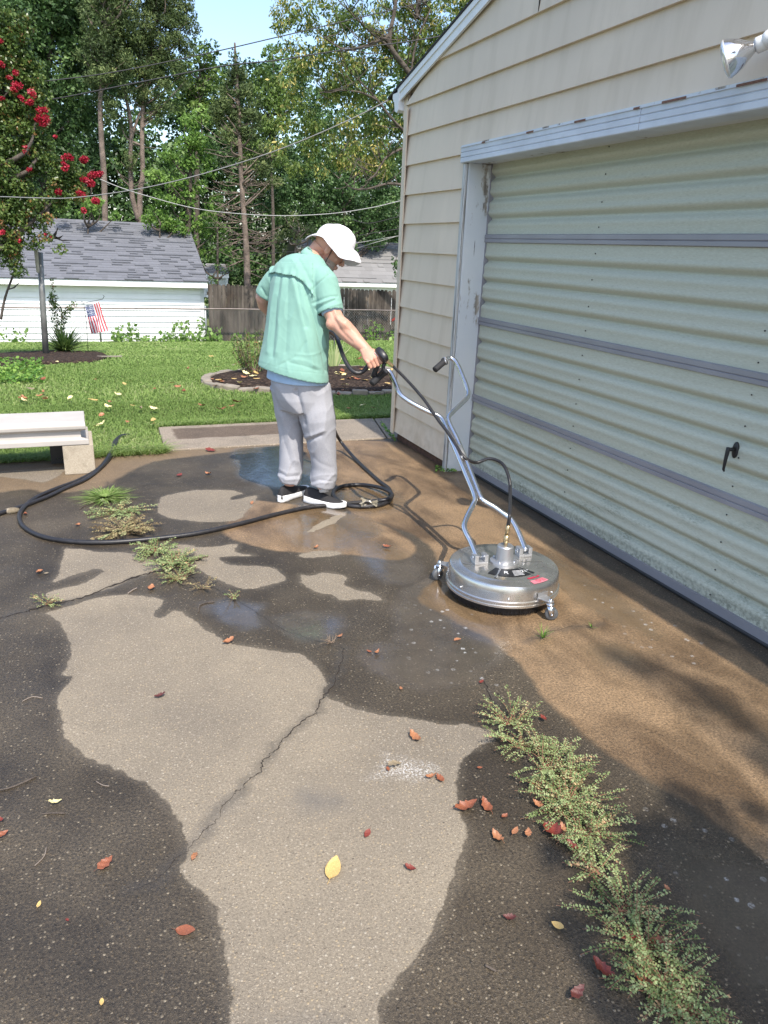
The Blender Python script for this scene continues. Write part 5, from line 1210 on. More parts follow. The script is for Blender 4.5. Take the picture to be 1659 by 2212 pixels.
for i in range(4):
    a = va+.92+.0*i; q = V(WC.x+(.214+.007*i)*math.cos(a), WC.y+(.214+.007*i)*math.sin(a), .1526); t_ = V(-math.sin(a), math.cos(a), 0)*.010; b.tube([q-t_, q+t_], .0009, 4)
b.build('label_lines', MATS['label_red'], p2_)
# ================================================================ spray gun
gu = empty('spray_gun', Gt, 'black trigger spray gun held in the right hand of the man', 'spray gun')
b = MB(); Mg = Vector(P_(824, 766, 3.79)); dirg = (Vector(P_(834, 778, 3.76))-Vector(P_(814, 755, 3.82))).normalized()
ups = (-view+V(0, 0, .5)); ups = (ups-dirg*ups.dot(dirg)).normalized(); sds = dirg.cross(ups)
R = []
for t, w_, h_ in ((-.042, .010, .012), (-.037, .018, .024), (-.012, .022, .031), (.014, .022, .031), (.034, .020, .027), (.044, .015, .019), (.046, .010, .012)):
    R.append([Mg+dirg*t+sds*(w_*math.copysign(abs(math.cos(a))**.6, math.cos(a)))+ups*(h_*math.copysign(abs(math.sin(a))**.6, math.sin(a))) for a in np.linspace(0, 2*PI, 20, endpoint=False)])
b.rings(R); b.tube([Mg+dirg*-.01, Gt.lerp(Gb, .35), Gt.lerp(Gb, .8), Gb], [.018, .017, .015, .016], 12)
b.build('gun_body', MATS['gun_plastic'], gu)
b = MB(); b.tube(spline([Vector(P_(832, 776, 3.815)), Vector(P_(830, 786, 3.80)), Vector(P_(828, 796, 3.80)), Vector(P_(836, 806, 3.79))], 5), [.0115]*16, 8); b.tube(spline([Vector(P_(828, 790, 3.80)), Vector(P_(826, 800, 3.80)), Vector(P_(815, 812, 3.84)), Vector(P_(807, 815, 3.86))], 5), [.006]*16, 8); b.build('trigger_guard', MATS['gun_plastic'], gu)
b = MB(); e_ = Mg+dirg*-.002; b.rings([[e_-dirg*x*0+sds*(s1*.0228)+dirg*(y*.016-.012)+ups*(z_*.012) for y, z_ in ((-1, -1), (1, -.6), (1, .6), (-1, 1))] for x, s1 in ((0, 1), (0, 1.06))]); b.build('badge', MATS['label_white'], gu, smooth=False)
b = MB(); f0, f1 = Vector(P_(828, 773, 3.805)), Vector(P_(849, 791, 3.76)); b.tube([f0, f0.lerp(f1, .35), f0.lerp(f1, .36), f0.lerp(f1, .5), f0.lerp(f1, .52), f1], [.011, .011, .0135, .0135, .0095, .009], 12); b.build('brass_fitting', MATS['brass'], gu)
# ================================================================ hoses
hg = 'black hoses on the driveway'
def hose(name, pts, r, label):
    b = MB(); b.tube(spline(pts, 8), r, 12); return tag(b.build(name, MATS['hose_rubber']), label, 'hose', None)
gz = lambda x, y, z=.013: G(x, y, z)
rear = Vector(P_(797, 786, 3.87))
main = [rear, P_(790, 797, 3.87), P_(779, 805, 3.87), P_(766, 804, 3.88), P_(752, 790, 3.92), P_(741, 768, 3.98), P_(733, 745, 4.08), P_(727, 728, 4.20), P_(718, 718, 4.36), P_(700, 722, 4.48), P_(688, 760, 4.60), P_(694, 830, 4.75), P_(712, 900, 4.82), gz(731, 946, .12), gz(760, 983, .03), gz(790, 1013), gz(820, 1040), gz(838, 1053), gz(845, 1066), gz(843, 1080), gz(825, 1090), gz(795, 1094), gz(760, 1093), gz(738, 1086), gz(722, 1072), gz(722, 1060), gz(742, 1050), gz(780, 1047, .015), gz(820, 1053, .03), gz(843, 1063, .036), gz(846, 1073, .036), gz(830, 1080, .03), gz(790, 1084), gz(740, 1089), gz(700, 1092), gz(660, 1097), gz(600, 1110), gz(520, 1131), gz(430, 1151), gz(340, 1163), gz(240, 1171), gz(160, 1170), gz(95, 1160), gz(55, 1141), gz(42, 1120), gz(48, 1100), gz(75, 1076), gz(120, 1056), gz(170, 1037), gz(212, 1013, .02), gz(233, 988, .03), gz(243, 968, .03), T(249, 958)+V(0, 0, .02), T(262, 945)+V(0, 0, .012), T(280, 938)+V(0, 0, -.004)]
hose('pressure_hose', main, .0125, 'long black hose from the spray gun, coiled by the shoes and sweeping left')
hose('garden_hose', [gz(-120, 1150), gz(-40, 1124), gz(0, 1109), gz(50, 1093), gz(100, 1074), gz(140, 1055), gz(185, 1035), gz(218, 1010), gz(239, 985, .02), gz(247, 964, .02), T(256, 950)+V(0, 0, .01)], .0125, 'short black hose running out of the left edge below the bench')
# crumpled wet tape round the coil
b = MB(); rr_ = random.Random(4)
for i in range(14):
    c = Vector(gz(790+rr_.uniform(-15, 28), 1090+rr_.uniform(-7, 5), .02)); 
    P = [c+V(rr_.uniform(-.03, .03), rr_.uniform(-.03, .03), rr_.uniform(0, .03)) for _ in range(4)]; b.add(P, [(0, 1, 2), (1, 3, 2)])
s = N('wet_plastic'); s.done((.40, .36, .27), .15, None, 0, .6, Alpha=.65); tag(b.build('plastic_scrap', MATS['wet_plastic'], smooth=False), 'crumpled clear plastic scrap stuck to the coiled hose', 'plastic scrap')
# ================================================================ trees
DM = 3.4
def crownmesh(name, clumps, leaf, dens, mat, parent, aspect=.55, up=.35, axis=None, vshift=.18):
    """clumps: list of (centre, radius); leaves spread through each clump, thicker near its skin"""
    Vs, Fs, A = [], [], []; base = 0
    for c, r in clumps:
        n = max(6, int(dens*r*r*DM)); d = unit(n); rad = r*rng.uniform(.25, 1, n)**.5
        p = np.asarray(c)+d*rad[:, None]*np.array([1, 1, .8])
        nr = unit(n)+d*.5+np.array([0, 0, up]); nr /= np.linalg.norm(nr, axis=1, keepdims=True)
        ax = None
        if axis is not None: ax = unit(n)*.6+np.array(axis)+d*.6
        v, f = cards(p, leaf*rng.uniform(.6, 1.3, n), nr, aspect, axis=ax)
        Vs.append(v); Fs.append(f+base); base += len(v)
        A.append(np.repeat(np.clip(rng.normal(.5, .17, n)+rng.normal(0, vshift), 0, 1), 4))
    return npmesh(name, np.concatenate(Vs), np.concatenate(Fs), MATS[mat], dict(v=np.concatenate(A)), False, parent)
def sub(blobs, Y, rsub, fill=.5, dY=1.0):
    """blobs (u, v, r) measured on the photograph -> world clumps at depth about Y"""
    out = []
    for u, v, r in blobs:
        rm = r*Y*1.04/FOC; c = PY(u, v, Y); n = max(1, int(fill*(rm/rsub)**2*3.2))
        for _ in range(n):
            d = unit(1)[0]*rm*rng.uniform(.2, 1)**.4; d[1] *= dY
            out.append((c+d, rsub*rng.uniform(.6, 1.25)))
    return out
def limbs(b, L, Y, r0, r1, jit=.0, twigs=0, tl=1.0, rs_=random.Random(9)):
    pts = spline([PY(u, v, Y+(w_[0] if w_ else 0)) for u, v, *w_ in L], 5)
    n = len(pts); b.tube(pts, [r0+(r1-r0)*i/(n-1) for i in range(n)], 8)
    for _ in range(twigs):
        i = rs_.randrange(n//4, n); p = pts[i]; d = V(rs_.uniform(-1, 1), rs_.uniform(-.6, .6), rs_.uniform(-.1, .8)).normalized(); l = tl*rs_.uniform(.5, 1.2)
        b.tube([p, p+d*l*.5+V(0, 0, -.02), p+d*l+V(0, 0, .05*l)], [max(.012, (r0+(r1-r0)*i/n)*.35), .014, .005], 4)
    return pts
def tree(name, label, Y, trunk, blobs, mat, leaf, dens, rsub, fill=.5, bark='bark', cat='tree', tw=25, tr=(.16, .04), extra=None, aspect=.55, axis=None, dY=1.0, grp=None, tl=1.2, up=.35, conn=True):
    base = onY(trunk[0][0], Y); t = empty(name, base, label, cat, grp)
    b = MB(); tk = list(trunk); n = len(tk)
    first = Vector(base)-V(0, 0, .1); pts = [first]+[Vector(PY(u, v, Y)) for u, v in tk[1:]]
    sp = spline(pts, 6); k = len(sp); b.tube(sp, [tr[0]+(tr[1]-tr[0])*i/(k-1) for i in range(k)], 10)
    rs_ = random.Random(len(blobs)*7+int(Y))
    clumps = sub(blobs, Y, rsub, fill, dY)
    if conn:
        for c, r in rs_.sample(clumps, min(len(clumps), tw)):
            c = Vector([float(q) for q in c]); lower = [p for p in sp if p.z < c.z-.1] or [sp[0]]
            s0 = min(lower[len(lower)//3:], key=lambda p: abs((c-p).length-abs(c.z-p.z)*1.5)); m_ = s0.lerp(c, .5)+V(rs_.uniform(-.2, .2), rs_.uniform(-.2, .2), -.1)
            b.tube(spline([s0, m_, c], 3), [.05, .04, .035, .028, .02, .014, .008], 5)
    if extra: extra(b, sp, rs_)
    b.build('trunk', MATS[bark], t); crownmesh('crown', clumps, leaf, dens, mat, t, aspect, axis=axis, up=up); return t
# far wood, one mass
def farwood():
    cl = []
    r_ = random.Random(11)
    for u in range(-200, 1250, 26):
        for v in range(330, 640, 26):
            cl.append((PY(u+r_.uniform(-12, 12), v+r_.uniform(-12, 12), 42+r_.uniform(-2, 3)), r_.uniform(.7, 1.2)))
    for u, v in [(x, y) for x in range(-200, 390, 30) for y in range(0, 330, 30) if x < 230 or y > 110]+[(x, y) for x in range(600, 1250, 36) for y in range(120, 330, 36)]+[(x, y) for x in range(370, 600, 30) for y in range(170, 330, 30)]:
        if r_.random() < .75: cl.append((PY(u+r_.uniform(-12, 12), v+r_.uniform(-12, 12), 43+r_.uniform(-2, 3)), r_.uniform(.7, 1.1)))
    tag(crownmesh('far_wood', cl, .26, 60, 'foliage_dark', None), 'dense dark green wood far behind the garages', 'wood', kind='stuff')
farwood()
tree('broadleaf_tree', 'tall dark leafy tree at the left, behind the red flowering crape myrtle', 31, [(100, 480), (98, 380), (92, 250), (110, 100), (120, 0)],
     [(60, 40, 60), (130, 30, 52), (180, 100, 45), (100, 130, 60), (60, 220, 60), (140, 220, 52), (190, 190, 38), (150, 300, 42), (80, 330, 50), (215, 130, 38), (20, 120, 70), (-50, 60, 80), (-50, 260, 80), (195, 30, 50), (170, 250, 30), (110, 400, 30), (60, 410, 36), (-40, 420, 70), (180, -20, 60), (90, -40, 70), (200, 330, 24)], 'foliage_dark', .15, 215, .42, .85)
tree('cedar_tree', 'tall bare-trunked cedar rising behind the left part of the grey roof', 29, [(228, 480), (226, 420), (219, 300), (217, 200), (226, 80), (235, 0)],
     [(225, 60, 38), (240, 120, 34), (215, 150, 28), (238, 190, 30), (250, 20, 38), (200, 110, 22), (262, 80, 25), (228, 235, 18), (250, -20, 40)], 'cedar_foliage', .12, 520, .30, 1.1, 'cedar_bark', tw=30, tr=(.11, .05), aspect=.3, up=0)
def second_trunk(b, sp, rs_):
    limbs(b, [(300, 478), (285, 420), (282, 340), (283, 270), (270, 200), (262, 150)], 30, .10, .04, twigs=22, tl=.9); limbs(b, [(283, 300), (300, 250), (318, 215)], 30, .06, .02)
tree('cedar_tree', 'twin-trunked cedar with the widest feathery crown, behind the middle of the grey roof', 30, [(303, 480), (302, 440), (308, 380), (307, 280), (313, 180), (330, 80), (345, 10)],
     [(300, 20, 46), (340, 60, 46), (370, 95, 32), (320, 130, 42), (362, 150, 32), (290, 170, 30), (335, 195, 32), (385, 50, 24), (404, 62, 14), (372, 15, 34), (345, -10, 40), (318, 235, 22), (270, 280, 14), (278, 355, 15), (360, 215, 18), (268, 100, 28), (290, 80, 36), (395, 110, 14), (385, 170, 14)], 'cedar_foliage', .12, 520, .30, 1.0, 'cedar_bark', tw=45, tr=(.11, .04), extra=second_trunk, aspect=.3, up=0)
tree('broadleaf_tree', 'fresh green tree between the two tall cedars, just left of the sky patch', 36, [(425, 560), (425, 400), (428, 260), (432, 140)],
     [(430, 115, 22), (440, 150, 26), (418, 185, 26), (446, 210, 26), (398, 215, 26), (408, 155, 20), (455, 98, 10), (425, 245, 26), (455, 255, 22), (466, 170, 12)], 'foliage', .17, 170, .4, .8)
tree('broadleaf_tree', 'bright green low-branched tree right behind the gable end of the white garage', 28, [(405, 590), (405, 520), (410, 430), (412, 330)],
     [(350, 400, 30), (400, 380, 34), (440, 430, 34), (380, 450, 34), (440, 490, 30), (480, 510, 24), (352, 345, 22), (400, 305, 26), (430, 335, 26), (430, 265, 24), (462, 360, 22), (420, 540, 22), (378, 500, 24), (455, 545, 16), (345, 470, 22), (385, 260, 16)], 'foliage_fresh', .13, 240, .32, .75, axis=(0, 0, -.2))
def dead(b, sp, rs_):
    for i in range(95):
        k = rs_.randrange(int(len(sp)*.02), int(len(sp)*.62)); p = sp[k]; s_ = rs_.choice((-1, 1)); l = rs_.uniform(.5, 1.7); d = V(s_*rs_.uniform(.6, 1), rs_.uniform(-.6, .6), rs_.uniform(-.35, .45)).normalized()
        q = p+d*l*.5+V(0, 0, -.05); e = p+d*l+V(0, 0, rs_.uniform(-.25, .2)); b.tube([p, q, e], [.020, .012, .005], 4)
        for _ in range(3): a = p.lerp(e, rs_.uniform(.3, .9)); b.tube([a, a+V(rs_.uniform(-.3, .3), rs_.uniform(-.2, .2), rs_.uniform(-.3, .2))], [.008, .003], 3)
tree('cedar_tree', 'spire-topped cedar with bare pinkish lower trunk and dead twigs, left of the man', 27, [(536, 618), (533, 560), (528, 480), (521, 380), (516, 250), (510, 150), (507, 92)],
     [(506, 108, 7), (507, 128, 10), (509, 150, 15), (513, 178, 20), (500, 212, 26), (530, 220, 26), (486, 255, 22), (540, 268, 28), (508, 295, 24), (472, 232, 12), (554, 318, 20), (562, 355, 22), (545, 190, 10), (580, 395, 20), (492, 185, 9), (478, 262, 12), (525, 340, 14)], 'cedar_foliage', .12, 560, .24, 1.1, 'cedar_bark', tw=40, tr=(.13, .03), extra=dead, aspect=.3, up=.1)
def podlimbs(b, sp, rs_):
    Y = 21
    for L, r0, r1 in (([(1010, 330), (940, 240), (887, 162), (845, 105), (842, 75), (850, 36), (858, -20)], .10, .04), ([(845, 105), (820, 85), (790, 60), (750, 20)], .04, .015), ([(887, 162), (900, 90), (930, 20)], .04, .02),
                      ([(960, 330), (881, 288), (848, 258), (815, 216), (782, 180), (740, 140)], .055, .015), ([(940, 402), (875, 400), (839, 397), (794, 408), (764, 408), (743, 393)], .05, .014), ([(930, 322), (881, 318), (836, 339), (812, 375), (790, 392)], .045, .015),
                      ([(845, 75), (800, 96), (745, 107), (700, 80)], .05, .015), ([(900, 40), (905, 0)], .08, .05), ([(815, 216), (780, 200), (735, 195), (690, 200)], .035, .01)):
        limbs(b, L, Y, r0, r1, twigs=14, tl=.8, rs_=rs_)
tree('podded_tree', 'big tree hung with yellow pods, arching over the garage roof from the right', 21.6, [(1015, 600), (1015, 420), (1000, 320)],
     [(612, 15, 22), (640, 55, 34), (700, 35, 45), (760, 60, 50), (840, 50, 50), (920, 60, 50), (985, 20, 50), (640, 128, 26), (612, 190, 18), (680, 165, 44), (760, 175, 50), (845, 185, 46), (700, 262, 44), (780, 285, 46), (850, 300, 40), (645, 245, 30), (690, 340, 30), (765, 355, 32), (840, 370, 28), (585, 15, 16), (590, 60, 10), (935, 130, 36), (610, 330, 22), (650, 370, 22), (588, 188, 8), (720, 110, 40), (800, 120, 45), (880, 110, 45), (900, 200, 45), (740, 220, 40), (830, 240, 45), (890, 280, 40), (600, 250, 20), (670, 300, 30), (730, 330, 32), (800, 340, 36), (620, 90, 22), (960, 60, 40), (1000, 20, 40), (900, 20, 40), (860, 110, 36), (950, 110, 30), (850, -10, 40), (760, 10, 40), (690, 90, 34)], 'foliage_podded', .115, 300, .26, .75, tr=(.32, .18), extra=podlimbs, aspect=.42, tw=0, axis=(0, 0, -.9), conn=False)
tree('broadleaf_tree', 'shady green tree behind the white hat, above the pale roof', 35, [(745, 620), (745, 520), (740, 420), (730, 340)],
     [(620, 420, 36), (680, 430, 40), (750, 440, 40), (820, 450, 40), (880, 430, 36), (640, 360, 34), (590, 440, 26), (860, 350, 34), (620, 340, 26), (700, 480, 30), (800, 500, 34), (860, 500, 34), (760, 505, 28), (900, 520, 30), (830, 400, 34), (720, 390, 34), (860, 250, 34), (800, 240, 34), (700, 230, 34)], 'foliage_dark', .16, 230, .42, .8, tr=(.10, .04))
tree('broadleaf_tree', 'pale green tree filling in right of the spire-topped cedar', 33, [(590, 610), (590, 480), (585, 350), (580, 220)],
     [(562, 150, 18), (592, 185, 22), (572, 225, 26), (605, 235, 26), (570, 275, 26), (545, 325, 22), (585, 330, 28), (598, 120, 14), (600, 280, 26), (555, 210, 12), (566, 180, 12), (630, 215, 20)], 'foliage', .15, 220, .38, .9, tr=(.09, .03))
tree('small_cedar', 'small bushy cedar just left of the white hat', 26.2, [(640, 612), (638, 560), (640, 500)],
     [(630, 478, 22), (658, 500, 20), (612, 500, 18), (650, 528, 16), (602, 528, 12), (690, 520, 9), (640, 505, 22), (672, 520, 12)], 'cedar_foliage', .10, 520, .2, .6, 'cedar_bark', tr=(.06, .02), aspect=.3, tw=20, tl=.5)
for lab, u, L in (('leafy shrub behind the grey roof at its left part', 190, [(180, 440, 20), (215, 452, 16), (150, 446, 18), (245, 462, 12)]), ('leafy shrub behind the grey roof, right of the twin-trunked cedar', 345, [(335, 470, 16), (365, 478, 18), (320, 480, 10), (390, 500, 12)]), ('dark shrub above the board fence beside the white garage', 470, [(462, 575, 12), (452, 600, 10), (480, 598, 12), (500, 590, 10), (440, 560, 12)])):
    tree('shrub', lab, 27.5, [(u, 600), (u, 540), (u, 490)], L, 'foliage_fresh' if 'dark' not in lab else 'foliage_dark', .11, 380, .24, .7, cat='shrub', tr=(.05, .02), tw=6)
tree('vine_sprig', 'small dark leafy sprig hanging beside the tan garage corner in front of the pale roof', 14, [(862, 560), (862, 565), (852, 572)], [(851, 566, 7), (858, 580, 7), (853, 592, 6), (845, 560, 5), (862, 570, 6)], 'foliage_dark', .07, 900, .06, .9, cat='shrub', tr=(.01, .004), tw=3, conn=False)
# crape myrtle
def myrtle(b, sp, rs_):
    for L, r0 in (([(2, 690), (12, 640), (40, 560), (48, 500), (70, 420), (60, 300)], .020), ([(-30, 740), (-20, 600), (0, 480), (20, 350), (30, 200), (20, 60)], .026), ([(48, 500), (80, 430), (120, 395), (170, 380), (205, 365)], .018), ([(60, 540), (90, 520), (120, 512)], .010), ([(20, 350), (60, 280), (88, 230)], .016), ([(120, 395), (150, 410), (195, 430)], .010)):
        limbs(b, L, 12.9, r0, .005, twigs=10, tl=.22, rs_=rs_)
mt = tree('crape_myrtle', 'crape myrtle with clusters of red flowers at the left edge', 12.6, [(-60, 790), (-50, 700), (-40, 560), (-30, 400), (-20, 200)],
     [(8, 60, 34), (30, 115, 34), (55, 165, 32), (15, 195, 45), (62, 245, 26), (25, 290, 44), (70, 325, 30), (15, 365, 45), (108, 362, 22), (145, 372, 18), (165, 392, 20), (128, 405, 22), (178, 425, 12), (38, 425, 38), (75, 465, 24), (25, 485, 34), (10, 535, 26), (68, 522, 12), (30, 575, 14), (-60, 100, 60), (-70, 250, 70), (-70, 420, 70), (100, 505, 8), (120, 430, 14), (40, 50, 18), (130, 540, 4), (95, 300, 12), (85, 205, 14)], 'myrtle_leaf', .048, 1900, .115, 1.9, 'bark', tr=(.05, .02), extra=myrtle, tw=40, aspect=.6, dY=.7)
fc = []
for u, v, r in [(70, 202, 8), (66, 223, 8), (90, 234, 9), (94, 252, 10), (97, 270, 9), (119, 293, 5), (56, 318, 5), (54, 330, 5), (142, 337, 9), (144, 364, 8), (184, 349, 10), (198, 374, 10), (216, 376, 9), (184, 385, 9), (194, 400, 10), (175, 421, 9), (202, 436, 10), (180, 454, 6), (126, 412, 8), (36, 155, 7), (36, 184, 9), (2, 86, 7), (4, 137, 8), (2, 212, 6), (5, 504, 7), (41, 520, 4), (99, 506, 3), (47, 212, 6), (63, 364, 5), (82, 262, 7), (152, 345, 7), (138, 350, 6), (110, 512, 2.5), (20, 170, 6), (30, 196, 7)]:
    fc.append((PY(u, v, 12.35), r*12.6/FOC))
flw = crownmesh('flower', [(c+unit(1)[0]*r*.45, r*.8) for c, r in fc for _ in (0, 1)], .024, 9000, 'myrtle_flower', mt, .9, vshift=.12)
# shade tree behind the camera, its shadow falls on the near right of the driveway
sc = []
for u, v, r, z in [(1480, 1725, 34, 4.2), (1560, 1760, 36, 4.3), (1655, 1650, 30, 4.4), (1620, 1840, 50, 4.1), (1520, 1900, 55, 4.4), (1640, 2000, 70, 4.3), (1440, 1960, 40, 4.2), (1600, 2150, 90, 4.6), (1290, 2085, 22, 4.1), (1190, 1850, 16, 4.2), (1500, 2300, 90, 4.4), (1540, 1950, 60, 4.2), (1650, 1900, 60, 4.4), (1600, 2050, 70, 4.3), (1480, 1990, 40, 4.1), (1660, 2150, 80, 4.5), (1420, 1880, 34, 4.2), (1300, 1950, 20, 4.3), (1240, 2000, 22, 4.2)]+[(1390+(i*61) % 330, 1800+(i*37) % 440, 42, 4.4+(i*13 % 20)*.1) for i in range(34) if not ((i*61) % 330 < 130 and (i*37) % 440 > 330)]+[(1650, 1760, 30, 4.6), (1340, 1420, 34, 10.5), (1400, 1450, 44, 11), (1480, 1480, 44, 10.8), (1570, 1540, 50, 11), (1640, 1600, 46, 11)]:
    g = G(u, v); c = g+np.array(sdir)*(z/sdir.z); rr = r/FOC*2.6
    for _ in range(7): sc.append((c+unit(1)[0]*rr*.9, rr*.5))
sb_ = empty('shade_tree', (2.4, -7.5, 0), 'leafy shade tree standing behind the camera', 'tree'); b = MB(); tp = [V(2.4, -7.5, -.1), V(2.3, -7.2, 2.2), V(2.0, -5.5, 4.0), V(1.6, -3.5, 4.6)]; b.tube(spline(tp, 6), [.24-.19*i/18 for i in range(19)], 10)
for c, r in sc[::5]: b.tube([V(1.9, -4.6, 4.3), V(*[float(q) for q in c])], [.03, .008], 5)
b.build('trunk', MATS['bark'], sb_); crownmesh('crown', sc, .085, 1150, 'foliage', sb_)
# ================================================================ pale shed roof behind the fence
gable_house('garden_shed', 'small pale shed glimpsed behind dead twigs, right of the white garage', 492, 452, 31.0, 600, (486, 572), 640, ('shed_siding', 'grey_shingle', 0, 6, .4), 2.5, 8, .3, 494, cat='shed')
# ================================================================ grass
bedpoly = [(p.x, p.y) for p in bs]; bedlp = [(p[0], p[1]) for p in spline([Vector(p) for p in bedl]+[Vector(bedl[0])], 3)]
def grass(n, x0, x1, y0, y1, L, wd, name, lean=.6, keep=None):
    P = np.column_stack([rng.uniform(x0, x1, n), rng.uniform(y0, y1, n)])
    ok = ~((P[:, 0] > .55) & (P[:, 1] < 6.46)) & ~((P[:, 0] > 2.3) & (P[:, 1] < 6.42))
    ok &= sd_poly(P, bedpoly) < -.03; ok &= sd_poly(P, bedlp) < 0
    if keep is not None: ok &= keep(P)
    P = P[ok]; n = len(P); z = hz(P[:, 1])-.012
    den = np.array([mnoise.noise(Vector((x*.9, y*.9, 0))) for x, y in P[::1]]) if n < 400000 else np.zeros(n)
    h = L*rng.uniform(.5, 1.35, n)*(1+.45*den); a = rng.uniform(0, 2*PI, n); ln = rng.uniform(.1, lean*1.5, n)*h
    dx, dy = np.cos(a), np.sin(a); w_ = wd*rng.uniform(.6, 1.3, n); a2 = a+rng.uniform(-1, 1, n)+PI/2; wx, wy = np.cos(a2)*w_/2, np.sin(a2)*w_/2
    b0 = np.column_stack([P, z]); mid = b0+np.column_stack([dx*ln*.35, dy*ln*.35, h*.6]); tip = b0+np.column_stack([dx*ln, dy*ln, h*np.clip(1-.25*lean, .5, 1)])
    W = np.column_stack([wx, wy, np.zeros(n)])
    v = np.stack([b0-W, b0+W, mid+W*.8, mid-W*.8, tip+W*.08, tip-W*.08], 1).reshape(-1, 3); k = np.arange(n)[:, None]*6
    f = np.concatenate([k+np.array([0, 1, 2, 3]), k+np.array([3, 2, 4, 5])])
    val = np.repeat(np.clip(rng.normal(.5, .2, n)+den*.35, 0, 1), 6)
    return v, f, val
G_ = [grass(85000, -1.4, 3.6, 5.62, 7.6, .034, .0065, 'a', 1.1), grass(95000, -2.2, 5.0, 7.5, 11, .034, .009, 'b', 1.1), grass(80000, -4, 8, 10.8, 17, .042, .016, 'c', 1.1), grass(60000, -7, 14, 16.5, 25.5, .05, .03, 'd', 1.0)]
G_.append(grass(5000, -1.3, .56, 5.60, 5.72, .07, .007, 'e', 1.6)); G_.append(grass(4000, .5, 2.9, 6.42, 6.55, .06, .006, 'e2', 1.4))
vv, ff_, aa, bb_ = [], [], [], 0
for v, f, a in G_: vv.append(v); ff_.append(f+bb_); aa.append(a); bb_ += len(v)
gr = npmesh('grass', np.concatenate(vv), np.concatenate(ff_), MATS['grass'], dict(v=np.concatenate(aa))); tag(gr, 'mown green lawn grass beyond the driveway', 'grass', kind='stuff')
# clover and broad ground cover at the left bed
P = [T(u, v) for u, v in [(rnd(-60, 95), rnd(782, 832)) for _ in range(1500)] if (v-782) > (u+60)*.02]
v, f = cards(np.array(P)+np.column_stack([np.zeros(len(P)), np.zeros(len(P)), rng.uniform(.01, .09, len(P))]), .05*rng.uniform(.6, 1.3, len(P)), unit(len(P))*.6+np.array([0, 0, 1]), .8)
tag(npmesh('ground_cover', v, f, MATS['bright_leaf'], dict(v=np.repeat(rng.uniform(0, 1, len(P)), 4))), 'bright leafy ground cover along the left mulch bed', 'ground cover', kind='stuff')
# weeds along the foot of the white garage
P = []
for u0, u1, v0, v1, n in ((250, 300, 702, 738, 110), (275, 300, 690, 735, 60), (300, 345, 722, 738, 60), (345, 452, 712, 738, 330), (372, 410, 690, 715, 60), (425, 445, 680, 712, 60), (448, 480, 705, 738, 130), (0, 60, 700, 738, 60), (500, 560, 718, 736, 60), (740, 860, 712, 734, 130), (785, 830, 690, 715, 50), (240, 262, 702, 735, 60)):
    for _ in range(n): P.append(PY(rnd(u0, u1), max(rnd(v0, v1), rnd(v0, v1)), 24.1+rnd(-.3, .3)))
P = np.array(P); v, f = cards(P, .105*rng.uniform(.5, 1.4, len(P)), unit(len(P))+np.array([0, -.8, .5]), .8)
tag(npmesh('weeds', v, f, MATS['foliage_fresh'], dict(v=np.repeat(rng.uniform(.2, 1, len(P)), 4))), 'tangled green weeds climbing the chain-link fence by the white garage', 'weeds', kind='stuff')
# ================================================================ single plants
def blades(b, c, n, L, w_, lean, rs_, up=.0, arch=.5, zf=1.0):
    for _ in range(n):
        a = rs_.uniform(0, 2*PI); d = V(math.cos(a), math.sin(a), 0); l = L*rs_.uniform(.6, 1.1); ln = lean*rs_.uniform(.3, 1); sd = V(-d.y, d.x, 0)
        pts = []
        for k in range(6):
            t = k/5; pts.append(c+d*(l*ln*t)+V(0, 0, zf*l*(t*(1-ln*.5)-arch*ln*t*t)+.004))
        for k in range(5):
            w0, w1 = w_*(1-(k/5)**2)*.5, w_*(1-((k+1)/5)**2)*.5; b.add([pts[k]-sd*w0, pts[k]+sd*w0, pts[k+1]+sd*w1, pts[k+1]-sd*w1], [(0, 1, 2, 3)])
def setv(o, fn=None):
    n = len(o.data.vertices); at = o.data.attributes.new('v', 'FLOAT', 'POINT'); at.data.foreach_set('value', [fn() for _ in range(n)] if fn else list(np.repeat(rng.uniform(0, 1, n//4+1), 4)[:n]))
rs_ = random.Random(21)
b = MB(); c = Vector(T(140, 764)); blades(b, c, 260, .80, .026, 1.0, rs_, arch=.45); o = b.build('daylily_clump', MATS['foliage'], smooth=False); setv(o); tag(o, 'clump of arching daylily leaves beside the leaning metal pole', 'plant')
ci = Vector(T(724, 797)); ir = empty('iris', ci, 'fan of pale sword-shaped iris leaves in the mulch bed right of the man', 'plant'); b = MB()
for i in range(13):
    t = -1+i/6; a = t*.42; l = .44*rs_.uniform(.75, 1.05); w_ = .026; p0 = ci+V(t*.04-.02, rs_.uniform(-.02, .02), 0); p1 = p0+V(math.sin(a)*l*.5, 0, math.cos(a)*l*.5); p2 = p0+V(math.sin(a*1.5)*l, .0, math.cos(a*1.5)*l); s_ = V(w_/2, 0, 0)
    b.add([p0-s_*.7, p0+s_*.7, p1+s_, p1-s_, p2+s_*.1, p2-s_*.1], [(0, 1, 2, 3), (3, 2, 4, 5)])
o = b.build('leaf', MATS['iris_leaf'], ir, smooth=False); setv(o)
b = MB(); pst = T(722, 795); b.tube([pst, PY(722, 722, pst[1])], .009, 8); tag(b.build('garden_stake', MATS['black_metal']), 'thin black stake standing among the iris leaves', 'stake')
cr_ = Vector(T(548, 814)); rb = empty('rose_bush', cr_, 'low rose bush with bare reddish stems in the round mulch bed', 'shrub'); b = MB(); tips = []
